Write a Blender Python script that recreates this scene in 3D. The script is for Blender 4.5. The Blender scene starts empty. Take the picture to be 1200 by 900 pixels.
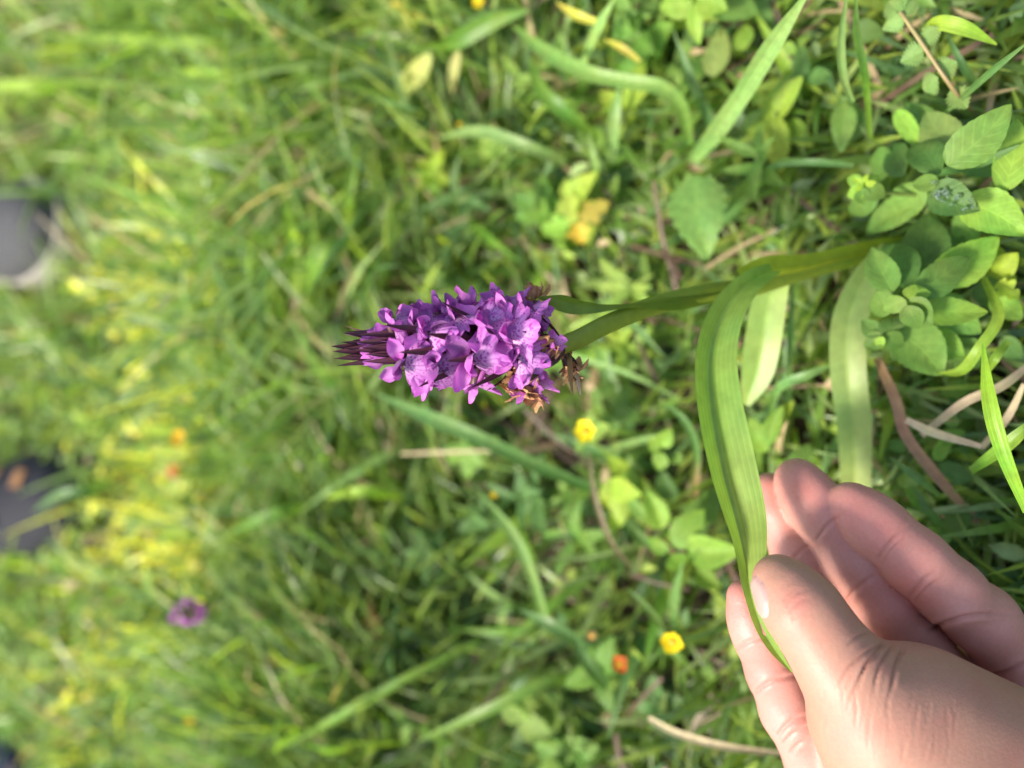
import bpy, math, random
import numpy as np
from mathutils import Vector, Matrix
from mathutils.bvhtree import BVHTree

random.seed(7); rng = np.random.default_rng(7)
scene = bpy.context.scene
C = scene.collection

# ------------------------------------------------------------------ camera
# the photo was stored on its side: plant-up runs to the picture's left
FPX = 900.0                       # focal length in photo pixels (photo 1200 wide)
PITCH = math.radians(54)          # below the horizon
CAMZ = 0.37
s_, c_ = math.sin(PITCH), math.cos(PITCH)
FWD = Vector((0, c_, -s_)); RIGHT = Vector((0, -s_, -c_)); UPI = Vector((1, 0, 0))
CAM = Vector((0, 0, CAMZ))
cd = bpy.data.cameras.new('camera'); cam = bpy.data.objects.new('camera', cd); C.objects.link(cam)
m3 = Matrix((RIGHT, UPI, -FWD)).transposed()
cam.matrix_world = Matrix.Translation(CAM) @ m3.to_4x4()
cd.sensor_width = 36; cd.lens = 36 * FPX / 1200
cd.clip_start = 0.01; cd.clip_end = 200
cd.dof.use_dof = True; cd.dof.focus_distance = 0.236; cd.dof.aperture_fstop = 4.1
scene.camera = cam

# ------------------------------------------------------------------ light
SUN_EL, SUN_AZ = math.radians(58), math.radians(302)   # azimuth clockwise from +Y (far): far left
w = bpy.data.worlds.new('World'); scene.world = w; w.use_nodes = True
nt = w.node_tree; nt.nodes.clear()
sky = nt.nodes.new('ShaderNodeTexSky'); sky.sky_type = 'NISHITA'; sky.sun_disc = False
sky.sun_elevation = SUN_EL; sky.sun_rotation = SUN_AZ; sky.air_density = 1.0; sky.dust_density = 3.0; sky.ozone_density = 1.0
bg = nt.nodes.new('ShaderNodeBackground'); bg.inputs['Strength'].default_value = 0.145
wo = nt.nodes.new('ShaderNodeOutputWorld')
nt.links.new(sky.outputs[0], bg.inputs[0]); nt.links.new(bg.outputs[0], wo.inputs[0])
sl = bpy.data.lights.new('sun', 'SUN'); sl.energy = 3.2; sl.angle = math.radians(11); sl.color = (1, .95, .86)
sun = bpy.data.objects.new('sun', sl); C.objects.link(sun)
sdir = Vector((math.sin(SUN_AZ) * math.cos(SUN_EL), math.cos(SUN_AZ) * math.cos(SUN_EL), math.sin(SUN_EL)))
sun.rotation_euler = sdir.to_track_quat('Z', 'Y').to_euler()
vs = scene.view_settings
vs.view_transform = 'Standard'; vs.look = 'None'; vs.gamma = 1; vs.exposure = 1.0; vs.use_curve_mapping = False
scene.cycles.use_denoising = True
scene.cycles.max_bounces = 8; scene.cycles.transmission_bounces = 6; scene.cycles.diffuse_bounces = 4

# ------------------------------------------------------------------ pixel -> place
def ray(px, py):
    return FWD + RIGHT * ((px - 600) / FPX) - UPI * ((py - 450) / FPX)
def P(px, py, z):                 # point at camera depth z
    return CAM + ray(px, py) * z
def Hh(px, py, h):                # point where the line of sight meets height h
    r = ray(px, py); return CAM + r * ((h - CAMZ) / r.z)
def depth(p): return (p - CAM).dot(FWD)
def pxm(n, p): return n * depth(p) / FPX      # n photo pixels at p, in metres

# ------------------------------------------------------------------ helpers
def tag(o, label=None, cat=None, group=None, kind=None):
    if label: o['label'] = label
    if cat: o['category'] = cat
    if group: o['group'] = group
    if kind: o['kind'] = kind
    return o
def mesh(name, V, F, mat=None, col=None, uv=None, smooth=True):
    V = np.asarray(V, np.float32).reshape(-1, 3)
    me = bpy.data.meshes.new(name)
    if isinstance(F, np.ndarray):
        k = F.shape[1]; n = len(F)
        me.vertices.add(len(V)); me.vertices.foreach_set('co', V.ravel())
        me.loops.add(n * k); me.loops.foreach_set('vertex_index', F.astype(np.int32).ravel())
        me.polygons.add(n); me.polygons.foreach_set('loop_start', np.arange(0, n * k, k, dtype=np.int32))
        me.polygons.foreach_set('loop_total', np.full(n, k, np.int32))
        me.update(calc_edges=True)
    else:
        me.from_pydata([tuple(v) for v in V], [], [tuple(f) for f in F])
    me.polygons.foreach_set('use_smooth', np.full(len(me.polygons), smooth))
    if col is not None:
        col = np.asarray(col, np.float32)
        if col.ndim == 1: col = np.tile(col, (len(V), 1))
        if col.shape[1] == 3: col = np.c_[col, np.ones(len(V), np.float32)]
        a = me.color_attributes.new('Col', 'FLOAT_COLOR', 'POINT'); a.data.foreach_set('color', col.astype(np.float32).ravel())
    if uv is not None:
        uv = np.asarray(uv, np.float32)
        if uv.shape[1] == 2: uv = np.c_[uv, np.zeros(len(V), np.float32)]
        a = me.attributes.new('uvp', 'FLOAT_VECTOR', 'POINT'); a.data.foreach_set('vector', uv.astype(np.float32).ravel())
    if mat: me.materials.append(mat)
    me.update()
    return me
def obj(name, me, parent=None, mw=None):
    o = bpy.data.objects.new(name, me); C.objects.link(o)
    if mw is not None: o.matrix_world = mw
    if parent is not None:
        o.parent = parent; o.matrix_parent_inverse = PINV.get(parent.name) or Matrix()
    return o
PINV = {}
def empty(name, loc):
    o = bpy.data.objects.new(name, None); C.objects.link(o); o.location = loc; o.empty_display_size = .01
    PINV[o.name] = Matrix.Translation(loc).inverted()
    return o
def grid_faces(nu, nv):           # nu stations x nv columns
    i, j = np.meshgrid(np.arange(nu - 1), np.arange(nv - 1), indexing='ij')
    a = (i * nv + j).ravel()
    return np.c_[a, a + 1, a + nv + 1, a + nv]
def crom(pts, n):                 # Catmull-Rom through rows of pts
    p = np.asarray(pts, float); m = len(p)
    if m == 2: p = np.array([p[0], p[0] + (p[1] - p[0]) * .5, p[1]]); m = 3
    e = np.vstack([2 * p[0] - p[1], p, 2 * p[-1] - p[-2]])
    t = np.linspace(0, m - 1 - 1e-6, n); k = t.astype(int); f = (t - k)[:, None]
    a, b, c, d = e[k], e[k + 1], e[k + 2], e[k + 3]
    return .5 * (2 * b + (c - a) * f + (2 * a - 5 * b + 4 * c - d) * f ** 2 + (3 * b - a - 3 * c + d) * f ** 3)
def nrmz(a): return a / np.maximum(np.linalg.norm(a, axis=-1, keepdims=True), 1e-9)

def strap(name, pts, widths, nrm, mat, col, fold=.2, nseg=22, nc=6, parent=None, tipcol=None, wave=0, twist=None, asym=0):
    """a ribbon leaf: pts world points, widths metres at those points, nrm = direction its face looks"""
    n = nseg
    c = crom(np.array([list(p) + [wd] for p, wd in zip(pts, widths)]), n)
    p, wd = c[:, :3], np.maximum(c[:, 3], .0003)
    T = nrmz(np.gradient(p, axis=0))
    N0 = np.asarray(nrm, float)
    if N0.ndim == 1: N0 = np.tile(N0, (n, 1))
    else: N0 = crom(N0, n)
    S = nrmz(np.cross(T, N0)); N = nrmz(np.cross(S, T))
    if twist is not None:
        a = np.interp(np.linspace(0, 1, n), np.linspace(0, 1, len(twist)), twist)[:, None]
        S, N = S * np.cos(a) + N * np.sin(a), N * np.cos(a) - S * np.sin(a)
    u = np.linspace(-1, 1, nc + 1)
    V = []; UV = []
    ph = random.uniform(0, 6)
    for k, uu in enumerate(u):
        a = abs(uu - asym)
        off = fold * a + wave * math.sin(uu * 4) * np.sin(np.linspace(0, 9, n) + ph + uu)
        V.append(p + S * (uu * wd / 2)[:, None] * math.sqrt(max(.05, 1 - min(.9, fold * fold))) + N * (off * wd / 2)[:, None])
        UV.append(np.c_[np.full(n, uu), np.linspace(0, 1, n), np.full(n, ph)])
    V = np.stack(V, 1).reshape(-1, 3); UV = np.stack(UV, 1).reshape(-1, 3)
    cc = np.tile(np.asarray(col, float), (len(V), 1))
    if tipcol is not None:
        t = np.clip((UV[:, 1:2] - .72) / .2, 0, 1); cc = cc * (1 - t) + np.asarray(tipcol) * t
    return obj(name, mesh(name, V, grid_faces(n, nc + 1), mat, cc, UV), parent)

def tube(name, pts, radii, mat, col, n=20, ns=8, parent=None, ridge=0):
    c = crom(np.array([list(p) + [r] for p, r in zip(pts, radii)]), n)
    p, r = c[:, :3], np.maximum(c[:, 3], 1e-4)
    T = nrmz(np.gradient(p, axis=0)); ref = np.array([1., .02, .1])
    S = nrmz(np.cross(T, ref)); N = np.cross(S, T)
    V = []; UV = []
    for k in range(ns):
        a = 2 * math.pi * k / ns; rr = r * (1 + ridge * math.cos(3 * a))
        V.append(p + S * (rr * math.cos(a))[:, None] + N * (rr * math.sin(a))[:, None]); UV.append(np.c_[np.full(n, k / ns), np.linspace(0, 1, n)])
    V = np.stack(V, 1).reshape(-1, 3); UV = np.stack(UV, 1).reshape(-1, 2)
    F = []
    for i in range(n - 1):
        for k in range(ns): F.append((i * ns + k, i * ns + (k + 1) % ns, (i + 1) * ns + (k + 1) % ns, (i + 1) * ns + k))
    F.append(tuple(range(ns))[::-1]); F.append(tuple((n - 1) * ns + k for k in range(ns)))
    return obj(name, mesh(name, V, F, mat, np.asarray(col, float), UV), parent)

# ------------------------------------------------------------------ materials
def nodes(name):
    m = bpy.data.materials.new(name); m.use_nodes = True
    n = m.node_tree.nodes; n.clear(); return m, n, m.node_tree.links
def mth(n, l, op, a, b=None, c=None):
    x = n.new('ShaderNodeMath'); x.operation = op
    for i, v in enumerate((a, b, c)):
        if v is None: continue
        if isinstance(v, (int, float)): x.inputs[i].default_value = v
        else: l.new(v, x.inputs[i])
    return x.outputs[0]
def mixc(n, l, mode, fac, a, b):
    x = n.new('ShaderNodeMix'); x.data_type = 'RGBA'; x.blend_type = mode
    for sock, v in ((x.inputs[0], fac), (x.inputs[6], a), (x.inputs[7], b)):
        if isinstance(v, (int, float)): sock.default_value = v
        elif isinstance(v, tuple): sock.default_value = (*v, 1) if len(v) == 3 else v
        else: l.new(v, sock)
    return x.outputs[2]
def leafmat(name, veins=None, trans=.35, rough=.45, tint=(1.15, 1.2, .55), var=.35, spec=.4, vscale=1.0, noise=320, objrand=True, gain=1.4):
    """colour comes from the Col attribute; veins from the uvp attribute (u across -1..1, v along 0..1)"""
    m, n, l = nodes(name)
    out = n.new('ShaderNodeOutputMaterial'); pb = n.new('ShaderNodeBsdfPrincipled'); tr = n.new('ShaderNodeBsdfTranslucent'); mx = n.new('ShaderNodeMixShader')
    at = n.new('ShaderNodeAttribute'); at.attribute_name = 'Col'
    col = at.outputs['Color']
    tc = n.new('ShaderNodeTexCoord')
    ns = n.new('ShaderNodeTexNoise'); ns.inputs['Scale'].default_value = noise; ns.inputs['Detail'].default_value = 4
    geo = n.new('ShaderNodeNewGeometry'); l.new(geo.outputs['Position'], ns.inputs['Vector'])
    ns2 = n.new('ShaderNodeTexNoise'); ns2.inputs['Scale'].default_value = noise * .22; ns2.inputs['Detail'].default_value = 2; l.new(geo.outputs['Position'], ns2.inputs['Vector'])
    hs = n.new('ShaderNodeHueSaturation'); l.new(col, hs.inputs['Color'])
    l.new(mth(n, l, 'MULTIPLY_ADD', ns2.outputs['Fac'], .08, .46), hs.inputs['Hue'])
    v = mth(n, l, 'MULTIPLY_ADD', ns.outputs['Fac'], var * 2 * gain, (1 - var) * gain)
    if objrand:
        oi = n.new('ShaderNodeObjectInfo'); v = mth(n, l, 'MULTIPLY', v, mth(n, l, 'MULTIPLY_ADD', oi.outputs['Random'], .4, .8))
    l.new(v, hs.inputs['Value']); col = hs.outputs[0]
    if veins:
        ua = n.new('ShaderNodeAttribute'); ua.attribute_name = 'uvp'
        sp = n.new('ShaderNodeSeparateXYZ'); l.new(ua.outputs['Vector'], sp.inputs[0])
        au = mth(n, l, 'ABSOLUTE', sp.outputs[0])
        if veins == 'par':
            ph = mth(n, l, 'MULTIPLY', sp.outputs[0], 26 * vscale)
            wv = mth(n, l, 'MULTIPLY_ADD', mth(n, l, 'SINE', ph), .5, .5)
            vein = mth(n, l, 'POWER', wv, 3)
            k = .22
        else:
            ph = mth(n, l, 'MULTIPLY_ADD', sp.outputs[1], 40 * vscale, mth(n, l, 'MULTIPLY', au, -11 * vscale))
            wv = mth(n, l, 'MULTIPLY_ADD', mth(n, l, 'SINE', ph), .5, .5)
            vein = mth(n, l, 'POWER', wv, 8); k = .26
        mid = mth(n, l, 'SUBTRACT', 1, mth(n, l, 'MINIMUM', mth(n, l, 'MULTIPLY', au, 12 if veins == 'pin' else 14), 1))
        vm = mth(n, l, 'MAXIMUM', mth(n, l, 'MULTIPLY', vein, k), mth(n, l, 'MULTIPLY', mid, .4))
        col = mixc(n, l, 'MIX', vm, col, mixc(n, l, 'MULTIPLY', 1.0, col, (1.5, 1.45, 1.3)))
        bp = n.new('ShaderNodeBump'); bp.inputs['Strength'].default_value = .35; bp.inputs['Distance'].default_value = .0006; bp.invert = True
        l.new(vm, bp.inputs['Height']); l.new(bp.outputs[0], pb.inputs['Normal']); l.new(bp.outputs[0], tr.inputs['Normal'])
    l.new(col, pb.inputs['Base Color']); pb.inputs['Roughness'].default_value = rough; pb.inputs['Specular IOR Level'].default_value = spec
    l.new(mixc(n, l, 'MULTIPLY', 1.0, col, tint), tr.inputs['Color'])
    mx.inputs[0].default_value = trans
    l.new(pb.outputs[0], mx.inputs[1]); l.new(tr.outputs[0], mx.inputs[2]); l.new(mx.outputs[0], out.inputs[0])
    return m
M_blade = leafmat('grass_blade', 'par', .38, .42, vscale=.5)
M_grass = leafmat('fine_grass', None, .50, .36, spec=.5, objrand=False)
M_cover = leafmat('low_leaves', None, .35, .5, objrand=False)
M_herb = leafmat('herb_leaf', 'pin', .40, .5, gain=1.5, spec=.25)
M_orch = leafmat('orchid_leaf', 'par', .40, .36, var=.30, objrand=False, noise=200, vscale=1.25)
M_dry = leafmat('dry_straw', 'par', .15, .7, tint=(1, .9, .6), vscale=.4, gain=1.2)
M_stem = leafmat('green_stem', None, .12, .42, var=.2, objrand=False)
M_bract = leafmat('maroon_bract', 'par', .12, .4, gain=1.0, tint=(1.1, .7, .6), vscale=.3, noise=500)
M_yel = leafmat('yellow_petal', None, .3, .5, gain=1.15, tint=(1.1, 1, .3), var=.15)
M_wither = leafmat('withered_petal', 'par', .2, .75, gain=1.15, tint=(1, .8, .5), var=.5, noise=900, vscale=.5)

def petalmat(name, spots):
    m, n, l = nodes(name)
    out = n.new('ShaderNodeOutputMaterial'); pb = n.new('ShaderNodeBsdfPrincipled'); tr = n.new('ShaderNodeBsdfTranslucent'); mx = n.new('ShaderNodeMixShader')
    ua = n.new('ShaderNodeAttribute'); ua.attribute_name = 'uvp'; sp = n.new('ShaderNodeSeparateXYZ'); l.new(ua.outputs['Vector'], sp.inputs[0])
    oi = n.new('ShaderNodeObjectInfo')
    geo = n.new('ShaderNodeTexCoord')
    ns = n.new('ShaderNodeTexNoise'); ns.inputs['Scale'].default_value = 260; ns.inputs['Detail'].default_value = 5; l.new(geo.outputs['Object'], ns.inputs['Vector'])
    rmp = n.new('ShaderNodeValToRGB'); cr = rmp.color_ramp
    cr.elements[0].position = .0; cr.elements[0].color = (.82, .62, .76, 1) if spots else (.46, .12, .46, 1)
    cr.elements[1].position = 1.; cr.elements[1].color = (.66, .24, .66, 1) if spots else (.58, .20, .58, 1)
    e = cr.elements.new(.42); e.color = (.76, .42, .76, 1) if spots else (.70, .34, .70, 1)
    l.new(mth(n, l, 'ADD', sp.outputs[1], mth(n, l, 'MULTIPLY_ADD', ns.outputs['Fac'], .5, -.25)), rmp.inputs[0])
    col = rmp.outputs[0]
    # fine petal veins
    ph = mth(n, l, 'ADD', mth(n, l, 'MULTIPLY', sp.outputs[0], 34), mth(n, l, 'MULTIPLY', ns.outputs['Fac'], 6))
    vn = mth(n, l, 'POWER', mth(n, l, 'MULTIPLY_ADD', mth(n, l, 'SINE', ph), .5, .5), 4)
    col = mixc(n, l, 'MIX', mth(n, l, 'MULTIPLY', vn, .28), col, (.34, .04, .36))
    if spots:
        vo = n.new('ShaderNodeTexVoronoi'); vo.inputs['Scale'].default_value = 1150; vo.inputs['Randomness'].default_value = 1
        l.new(geo.outputs['Object'], vo.inputs['Vector'])
        big = n.new('ShaderNodeTexNoise'); big.inputs['Scale'].default_value = 330; big.inputs['Detail'].default_value = 2; l.new(geo.outputs['Object'], big.inputs['Vector'])
        lim = mth(n, l, 'MULTIPLY_ADD', big.outputs['Fac'], .9, -.10)
        dot = mth(n, l, 'LESS_THAN', vo.outputs['Distance'], lim)
        ring = mth(n, l, 'MULTIPLY', mth(n, l, 'GREATER_THAN', sp.outputs[1], .12), mth(n, l, 'LESS_THAN', sp.outputs[1], .82))
        col = mixc(n, l, 'MIX', mth(n, l, 'MULTIPLY', mth(n, l, 'MULTIPLY', dot, ring), .62), col, (.36, .02, .34))
    hs = n.new('ShaderNodeHueSaturation'); l.new(col, hs.inputs['Color']); hs.inputs['Saturation'].default_value = 1.2
    l.new(mth(n, l, 'MULTIPLY_ADD', oi.outputs['Random'], .035, .497), hs.inputs['Hue'])
    l.new(mth(n, l, 'MULTIPLY_ADD', oi.outputs['Random'], .75, .50), hs.inputs['Value'])
    bp = n.new('ShaderNodeBump'); bp.inputs['Strength'].default_value = .3; bp.inputs['Distance'].default_value = .0004; l.new(mth(n, l, 'ADD', vn, ns.outputs['Fac']), bp.inputs['Height']); l.new(bp.outputs[0], pb.inputs['Normal'])
    l.new(hs.outputs[0], pb.inputs['Base Color']); pb.inputs['Roughness'].default_value = .45; pb.inputs['Specular IOR Level'].default_value = .35
    pb.inputs['Sheen Weight'].default_value = .15
    l.new(mixc(n, l, 'MULTIPLY', 1., hs.outputs[0], (1.1, .8, 1.1)), tr.inputs['Color']); mx.inputs[0].default_value = .32
    l.new(pb.outputs[0], mx.inputs[1]); l.new(tr.outputs[0], mx.inputs[2]); l.new(mx.outputs[0], out.inputs[0])
    return m
M_lip = petalmat('orchid_lip', True)
M_petal = petalmat('orchid_petal', False)

def plainmat(name, a, b, scale=60, rough=.7, bump=.3, dist=.002, spec=.3, detail=6):
    m, n, l = nodes(name)
    out = n.new('ShaderNodeOutputMaterial'); pb = n.new('ShaderNodeBsdfPrincipled'); tc = n.new('ShaderNodeTexCoord')
    ns = n.new('ShaderNodeTexNoise'); ns.inputs['Scale'].default_value = scale; ns.inputs['Detail'].default_value = detail; l.new(tc.outputs['Object'], ns.inputs['Vector'])
    rp = n.new('ShaderNodeValToRGB'); rp.color_ramp.elements[0].position = .35; rp.color_ramp.elements[1].position = .68
    rp.color_ramp.elements[0].color = (*a, 1); rp.color_ramp.elements[1].color = (*b, 1); l.new(ns.outputs['Fac'], rp.inputs[0])
    l.new(rp.outputs[0], pb.inputs['Base Color']); pb.inputs['Roughness'].default_value = rough; pb.inputs['Specular IOR Level'].default_value = spec
    bp = n.new('ShaderNodeBump'); bp.inputs['Strength'].default_value = bump; bp.inputs['Distance'].default_value = dist
    l.new(ns.outputs['Fac'], bp.inputs['Height']); l.new(bp.outputs[0], pb.inputs['Normal']); l.new(pb.outputs[0], out.inputs[0])
    return m
M_soil = plainmat('soil', (.018, .012, .007), (.085, .058, .034), 90, .95, .8, .004)
M_shoe_grey = plainmat('grey_mesh_fabric', (.04, .04, .042), (.11, .108, .106), 700, .85, .5, .0006)
M_shoe_dark = plainmat('charcoal_fabric', (.010, .010, .013), (.035, .035, .042), 600, .8, .5, .0006)
M_navy = plainmat('navy_fabric', (.012, .016, .045), (.03, .038, .09), 600, .8, .5, .0006)
M_lace = plainmat('blue_grey_lace', (.12, .15, .22), (.2, .23, .3), 900, .8, .4, .0004)
M_sole = plainmat('pale_rubber', (.30, .27, .22), (.45, .42, .36), 200, .8, .3, .0005)
M_soledark = plainmat('dark_rubber', (.02, .02, .02), (.05, .05, .05), 300, .8, .3, .0005)
M_tan = plainmat('tan_leather_patch', (.24, .11, .04), (.38, .2, .08), 400, .75, .3, .0004)
def gloss(name, col, rough=.05, trans=1.0):
    m, n, l = nodes(name)
    out = n.new('ShaderNodeOutputMaterial'); pb = n.new('ShaderNodeBsdfPrincipled')
    ns = n.new('ShaderNodeTexNoise'); ns.inputs['Scale'].default_value = 500
    l.new(mth(n, l, 'MULTIPLY_ADD', ns.outputs['Fac'], .04, rough), pb.inputs['Roughness'])
    pb.inputs['Base Color'].default_value = (*col, 1); pb.inputs['IOR'].default_value = 1.33; pb.inputs['Transmission Weight'].default_value = trans
    l.new(pb.outputs[0], out.inputs[0]); return m
M_water = gloss('water_drop', (1, 1, 1))

def skinmat():
    m, n, l = nodes('skin')
    out = n.new('ShaderNodeOutputMaterial'); pb = n.new('ShaderNodeBsdfPrincipled')
    at = n.new('ShaderNodeAttribute'); at.attribute_name = 'Col'
    sp = n.new('ShaderNodeSeparateColor'); l.new(at.outputs['Color'], sp.inputs[0])     # R tan  G crease  B redness
    tc = n.new('ShaderNodeTexCoord')
    ns = n.new('ShaderNodeTexNoise'); ns.inputs['Scale'].default_value = 90; ns.inputs['Detail'].default_value = 5; l.new(tc.outputs['Object'], ns.inputs['Vector'])
    fine = n.new('ShaderNodeTexNoise'); fine.inputs['Scale'].default_value = 900; fine.inputs['Detail'].default_value = 4; l.new(tc.outputs['Object'], fine.inputs['Vector'])
    vo = n.new('ShaderNodeTexVoronoi'); vo.inputs['Scale'].default_value = 750; vo.feature = 'DISTANCE_TO_EDGE'; l.new(tc.outputs['Object'], vo.inputs['Vector'])
    col = mixc(n, l, 'MIX', sp.outputs[0], (.55, .262, .205), (.45, .233, .155))
    col = mixc(n, l, 'MIX', sp.outputs[2], col, (.56, .185, .145))
    blot = mth(n, l, 'MULTIPLY', mth(n, l, 'SUBTRACT', ns.outputs['Fac'], .45), 1.6)
    bl = n.new('ShaderNodeClamp'); l.new(blot, bl.inputs[0])
    col = mixc(n, l, 'MIX', mth(n, l, 'MULTIPLY', bl.outputs[0], .8), col, (.50, .17, .125))
    col = mixc(n, l, 'MIX', mth(n, l, 'MULTIPLY', sp.outputs[1], .7), col, (.30, .095, .06))
    fm = mth(n, l, 'MULTIPLY_ADD', fine.outputs['Fac'], .24, .88)
    hv = n.new('ShaderNodeHueSaturation'); l.new(col, hv.inputs['Color']); l.new(fm, hv.inputs['Value'])
    l.new(hv.outputs[0], pb.inputs['Base Color'])
    pb.inputs['Subsurface Weight'].default_value = .35; pb.inputs['Subsurface Radius'].default_value = (1, .35, .2); pb.inputs['Subsurface Scale'].default_value = .0016
    l.new(mth(n, l, 'MULTIPLY_ADD', ns.outputs['Fac'], .2, .38), pb.inputs['Roughness']); pb.inputs['Specular IOR Level'].default_value = .42
    b1 = n.new('ShaderNodeBump'); b1.inputs['Strength'].default_value = .2; b1.inputs['Distance'].default_value = .0003
    hgt = mth(n, l, 'ADD', mth(n, l, 'MULTIPLY', mth(n, l, 'MINIMUM', mth(n, l, 'MULTIPLY', vo.outputs['Distance'], 6), 1), .5), fine.outputs['Fac'])
    l.new(mth(n, l, 'MULTIPLY_ADD', sp.outputs[1], -2.0, hgt), b1.inputs['Height']); l.new(b1.outputs[0], pb.inputs['Normal'])
    l.new(pb.outputs[0], out.inputs[0]); return m
M_skin = skinmat()
M_nail = plainmat('nail', (.46, .27, .22), (.50, .30, .25), 120, .42, .05, .0002, .5)

# ================================================================== GROUND
NZ = [(rng.uniform(3, 9), rng.uniform(0, 6.28), rng.uniform(0, 6.28)) for _ in range(7)] + [(rng.uniform(14, 30), rng.uniform(0, 6.28), rng.uniform(0, 6.28)) for _ in range(7)]
def patch(x, y, seed=0):          # smooth patchiness about 0..1
    v = 0
    for k, (f, a, ph) in enumerate(NZ):
        aa = a + seed * 1.7 * (k + 1)
        v = v + np.sin(f * (x * np.cos(aa) + y * np.sin(aa)) + ph + seed * 2.3 * k) * (1 if k < 7 else .7)
    return np.clip(.5 + v / 7, 0, 1)
def ground_h(x, y):
    return .012 * (patch(x, y, 3) - .5) + .006 * (patch(x * 3, y * 3, 5) - .5)
gx = np.concatenate([[-20, -6, -3], np.linspace(-1.6, 1.6, 130), [3, 6, 20]]); gy = np.concatenate([[-20, -6, -2], np.linspace(-.8, 2.6, 140), [4, 8, 20]])
X, Y = np.meshgrid(gx, gy, indexing='ij'); Z = ground_h(X, Y) - .004
g = obj('ground', mesh('ground', np.stack([X, Y, Z], -1).reshape(-1, 3), grid_faces(len(gx), len(gy))[:, ::-1], M_soil)); tag(g, kind='structure')

def zone(x, y):
    """projected photo pixel of ground places, for colour zones of the turf"""
    dz = -CAMZ; d = y * c_ - dz * s_
    px = 600 + FPX * (-(y * s_) - dz * c_) / d; py = 450 - FPX * x / d
    return px, py
def blob(px, py, cx, cy, rx, ry): return np.exp(-((px - cx) / rx) ** 2 - ((py - cy) / ry) ** 2)

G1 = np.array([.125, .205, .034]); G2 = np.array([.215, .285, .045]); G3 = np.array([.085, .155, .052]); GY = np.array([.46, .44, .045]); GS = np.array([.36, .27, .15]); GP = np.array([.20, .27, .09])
def turf_colour(n, x, y, straw=.08):
    px, py = zone(x, y)
    r = rng.random(n); q = patch(x, y, 1)
    col = np.where((r < .40)[:, None], G1, np.where((r < .62)[:, None], G2, np.where((r < .80)[:, None], G3, GP)))
    yel = np.clip(blob(px, py, 225, 580, 70, 110) * 1.1 + blob(px, py, 160, 790, 60, 70) * .6 + blob(px, py, 220, 330, 80, 60) * .5, 0, 1)  # yellower grass; the first blob also paints the sunlit patch into blade colour
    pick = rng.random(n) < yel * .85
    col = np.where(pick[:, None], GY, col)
    bare = blob(px, py, 390, 190, 70, 50) + blob(px, py, 70, 60, 60, 60) * .8 + blob(px, py, 310, 700, 60, 50) * .7 + blob(px, py, 20, 150, 50, 40)
    pick = rng.random(n) < straw * (.5 + q) + bare * .22
    col = np.where(pick[:, None], GS, col)
    return col * (rng.random(n)[:, None] * .6 + .7) * (1 + .25 * (q[:, None] - .5)) * (1 + .22 * np.clip((560 - px) / 300, 0, 1))[:, None]  # last factor lightens the far blades' colour to lift the shadows there

SHOE_PX = [(98, 262), (124, 574), (70, 893), (18, 757)]
SHOES = [tuple(Hh(*q, 0))[:2] for q in SHOE_PX[:2]]
def blades(n, xr, yr, Lr, wr, tilt=(.15, 1.1), bend=(.2, 1.3), straw=.08, dens=1.0, flat=0):
    x = rng.uniform(*xr, n); y = rng.uniform(*yr, n)
    keep = rng.random(n) < np.clip(.35 + 1.2 * patch(x, y, 2), 0, 1) * dens
    px_, py_ = zone(x, y)
    bare = blob(px_, py_, 395, 190, 60, 40) + blob(px_, py_, 20, 150, 60, 40) + blob(px_, py_, 320, 690, 45, 40) + blob(px_, py_, 115, 20, 50, 30) + blob(px_, py_, 275, 120, 30, 30) + blob(px_, py_, 160, 400, 40, 30)
    keep &= rng.random(n) > bare * .65
    x, y = x[keep], y[keep]; n = len(x)
    az = patch(x, y, 8) * 9 + rng.normal(0, 1.0, n) * np.where(y > .45, 1.9, 1); L = rng.uniform(*Lr, n) * np.clip(.6 + .7 * patch(x, y, 4), .4, 1.3)
    near = np.clip((y - .02) / .35, .45, 1.0); L = L * near
    for sx_, sy_ in SHOES:
        dd = np.hypot((x - sx_) / .085, np.where(y < sy_, (y - sy_) / .16, (y - sy_) / .4)); L = L * np.where(rng.random(n) < .10, 1, np.clip(dd * .9, .34, 1))
    t0 = rng.uniform(*tilt, n); b = rng.uniform(*bend, n); w0 = rng.uniform(*wr, n)
    K = 6; S = np.linspace(0, 1, K); ds = 1 / (K - 1)
    ang = t0[:, None] + b[:, None] * S[None] ** 1.5
    hx = np.concatenate([np.zeros((n, 1)), np.cumsum(np.sin(ang[:, :-1]) * ds, 1)], 1) * L[:, None]
    hz = np.concatenate([np.zeros((n, 1)), np.cumsum(np.cos(ang[:, :-1]) * ds, 1)], 1) * L[:, None]
    hz = np.maximum(hz, .002)
    tw = rng.uniform(-.9, .9, n)[:, None] * S[None] + rng.uniform(-.5, .5, n)[:, None]
    cx = x[:, None] + hx * np.cos(az)[:, None]; cy = y[:, None] + hx * np.sin(az)[:, None]; cz = ground_h(x, y)[:, None] + hz
    prof = np.array([.75, .95, 1, .85, .55, .08])[None] * w0[:, None] / 2
    sa = az[:, None] + math.pi / 2
    sx, sy, sz = np.cos(sa) * np.cos(tw), np.sin(sa) * np.cos(tw), np.sin(tw)
    A = np.stack([cx - sx * prof, cy - sy * prof, cz - sz * prof], -1); B = np.stack([cx + sx * prof, cy + sy * prof, cz + sz * prof], -1)
    V = np.stack([A, B], 2).reshape(-1, 3)
    base = (np.arange(n) * K * 2)[:, None] + np.arange(K - 1)[None] * 2
    base = base.ravel(); F = np.c_[base, base + 1, base + 3, base + 2]
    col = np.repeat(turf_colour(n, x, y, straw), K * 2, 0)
    return V, F, col
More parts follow.
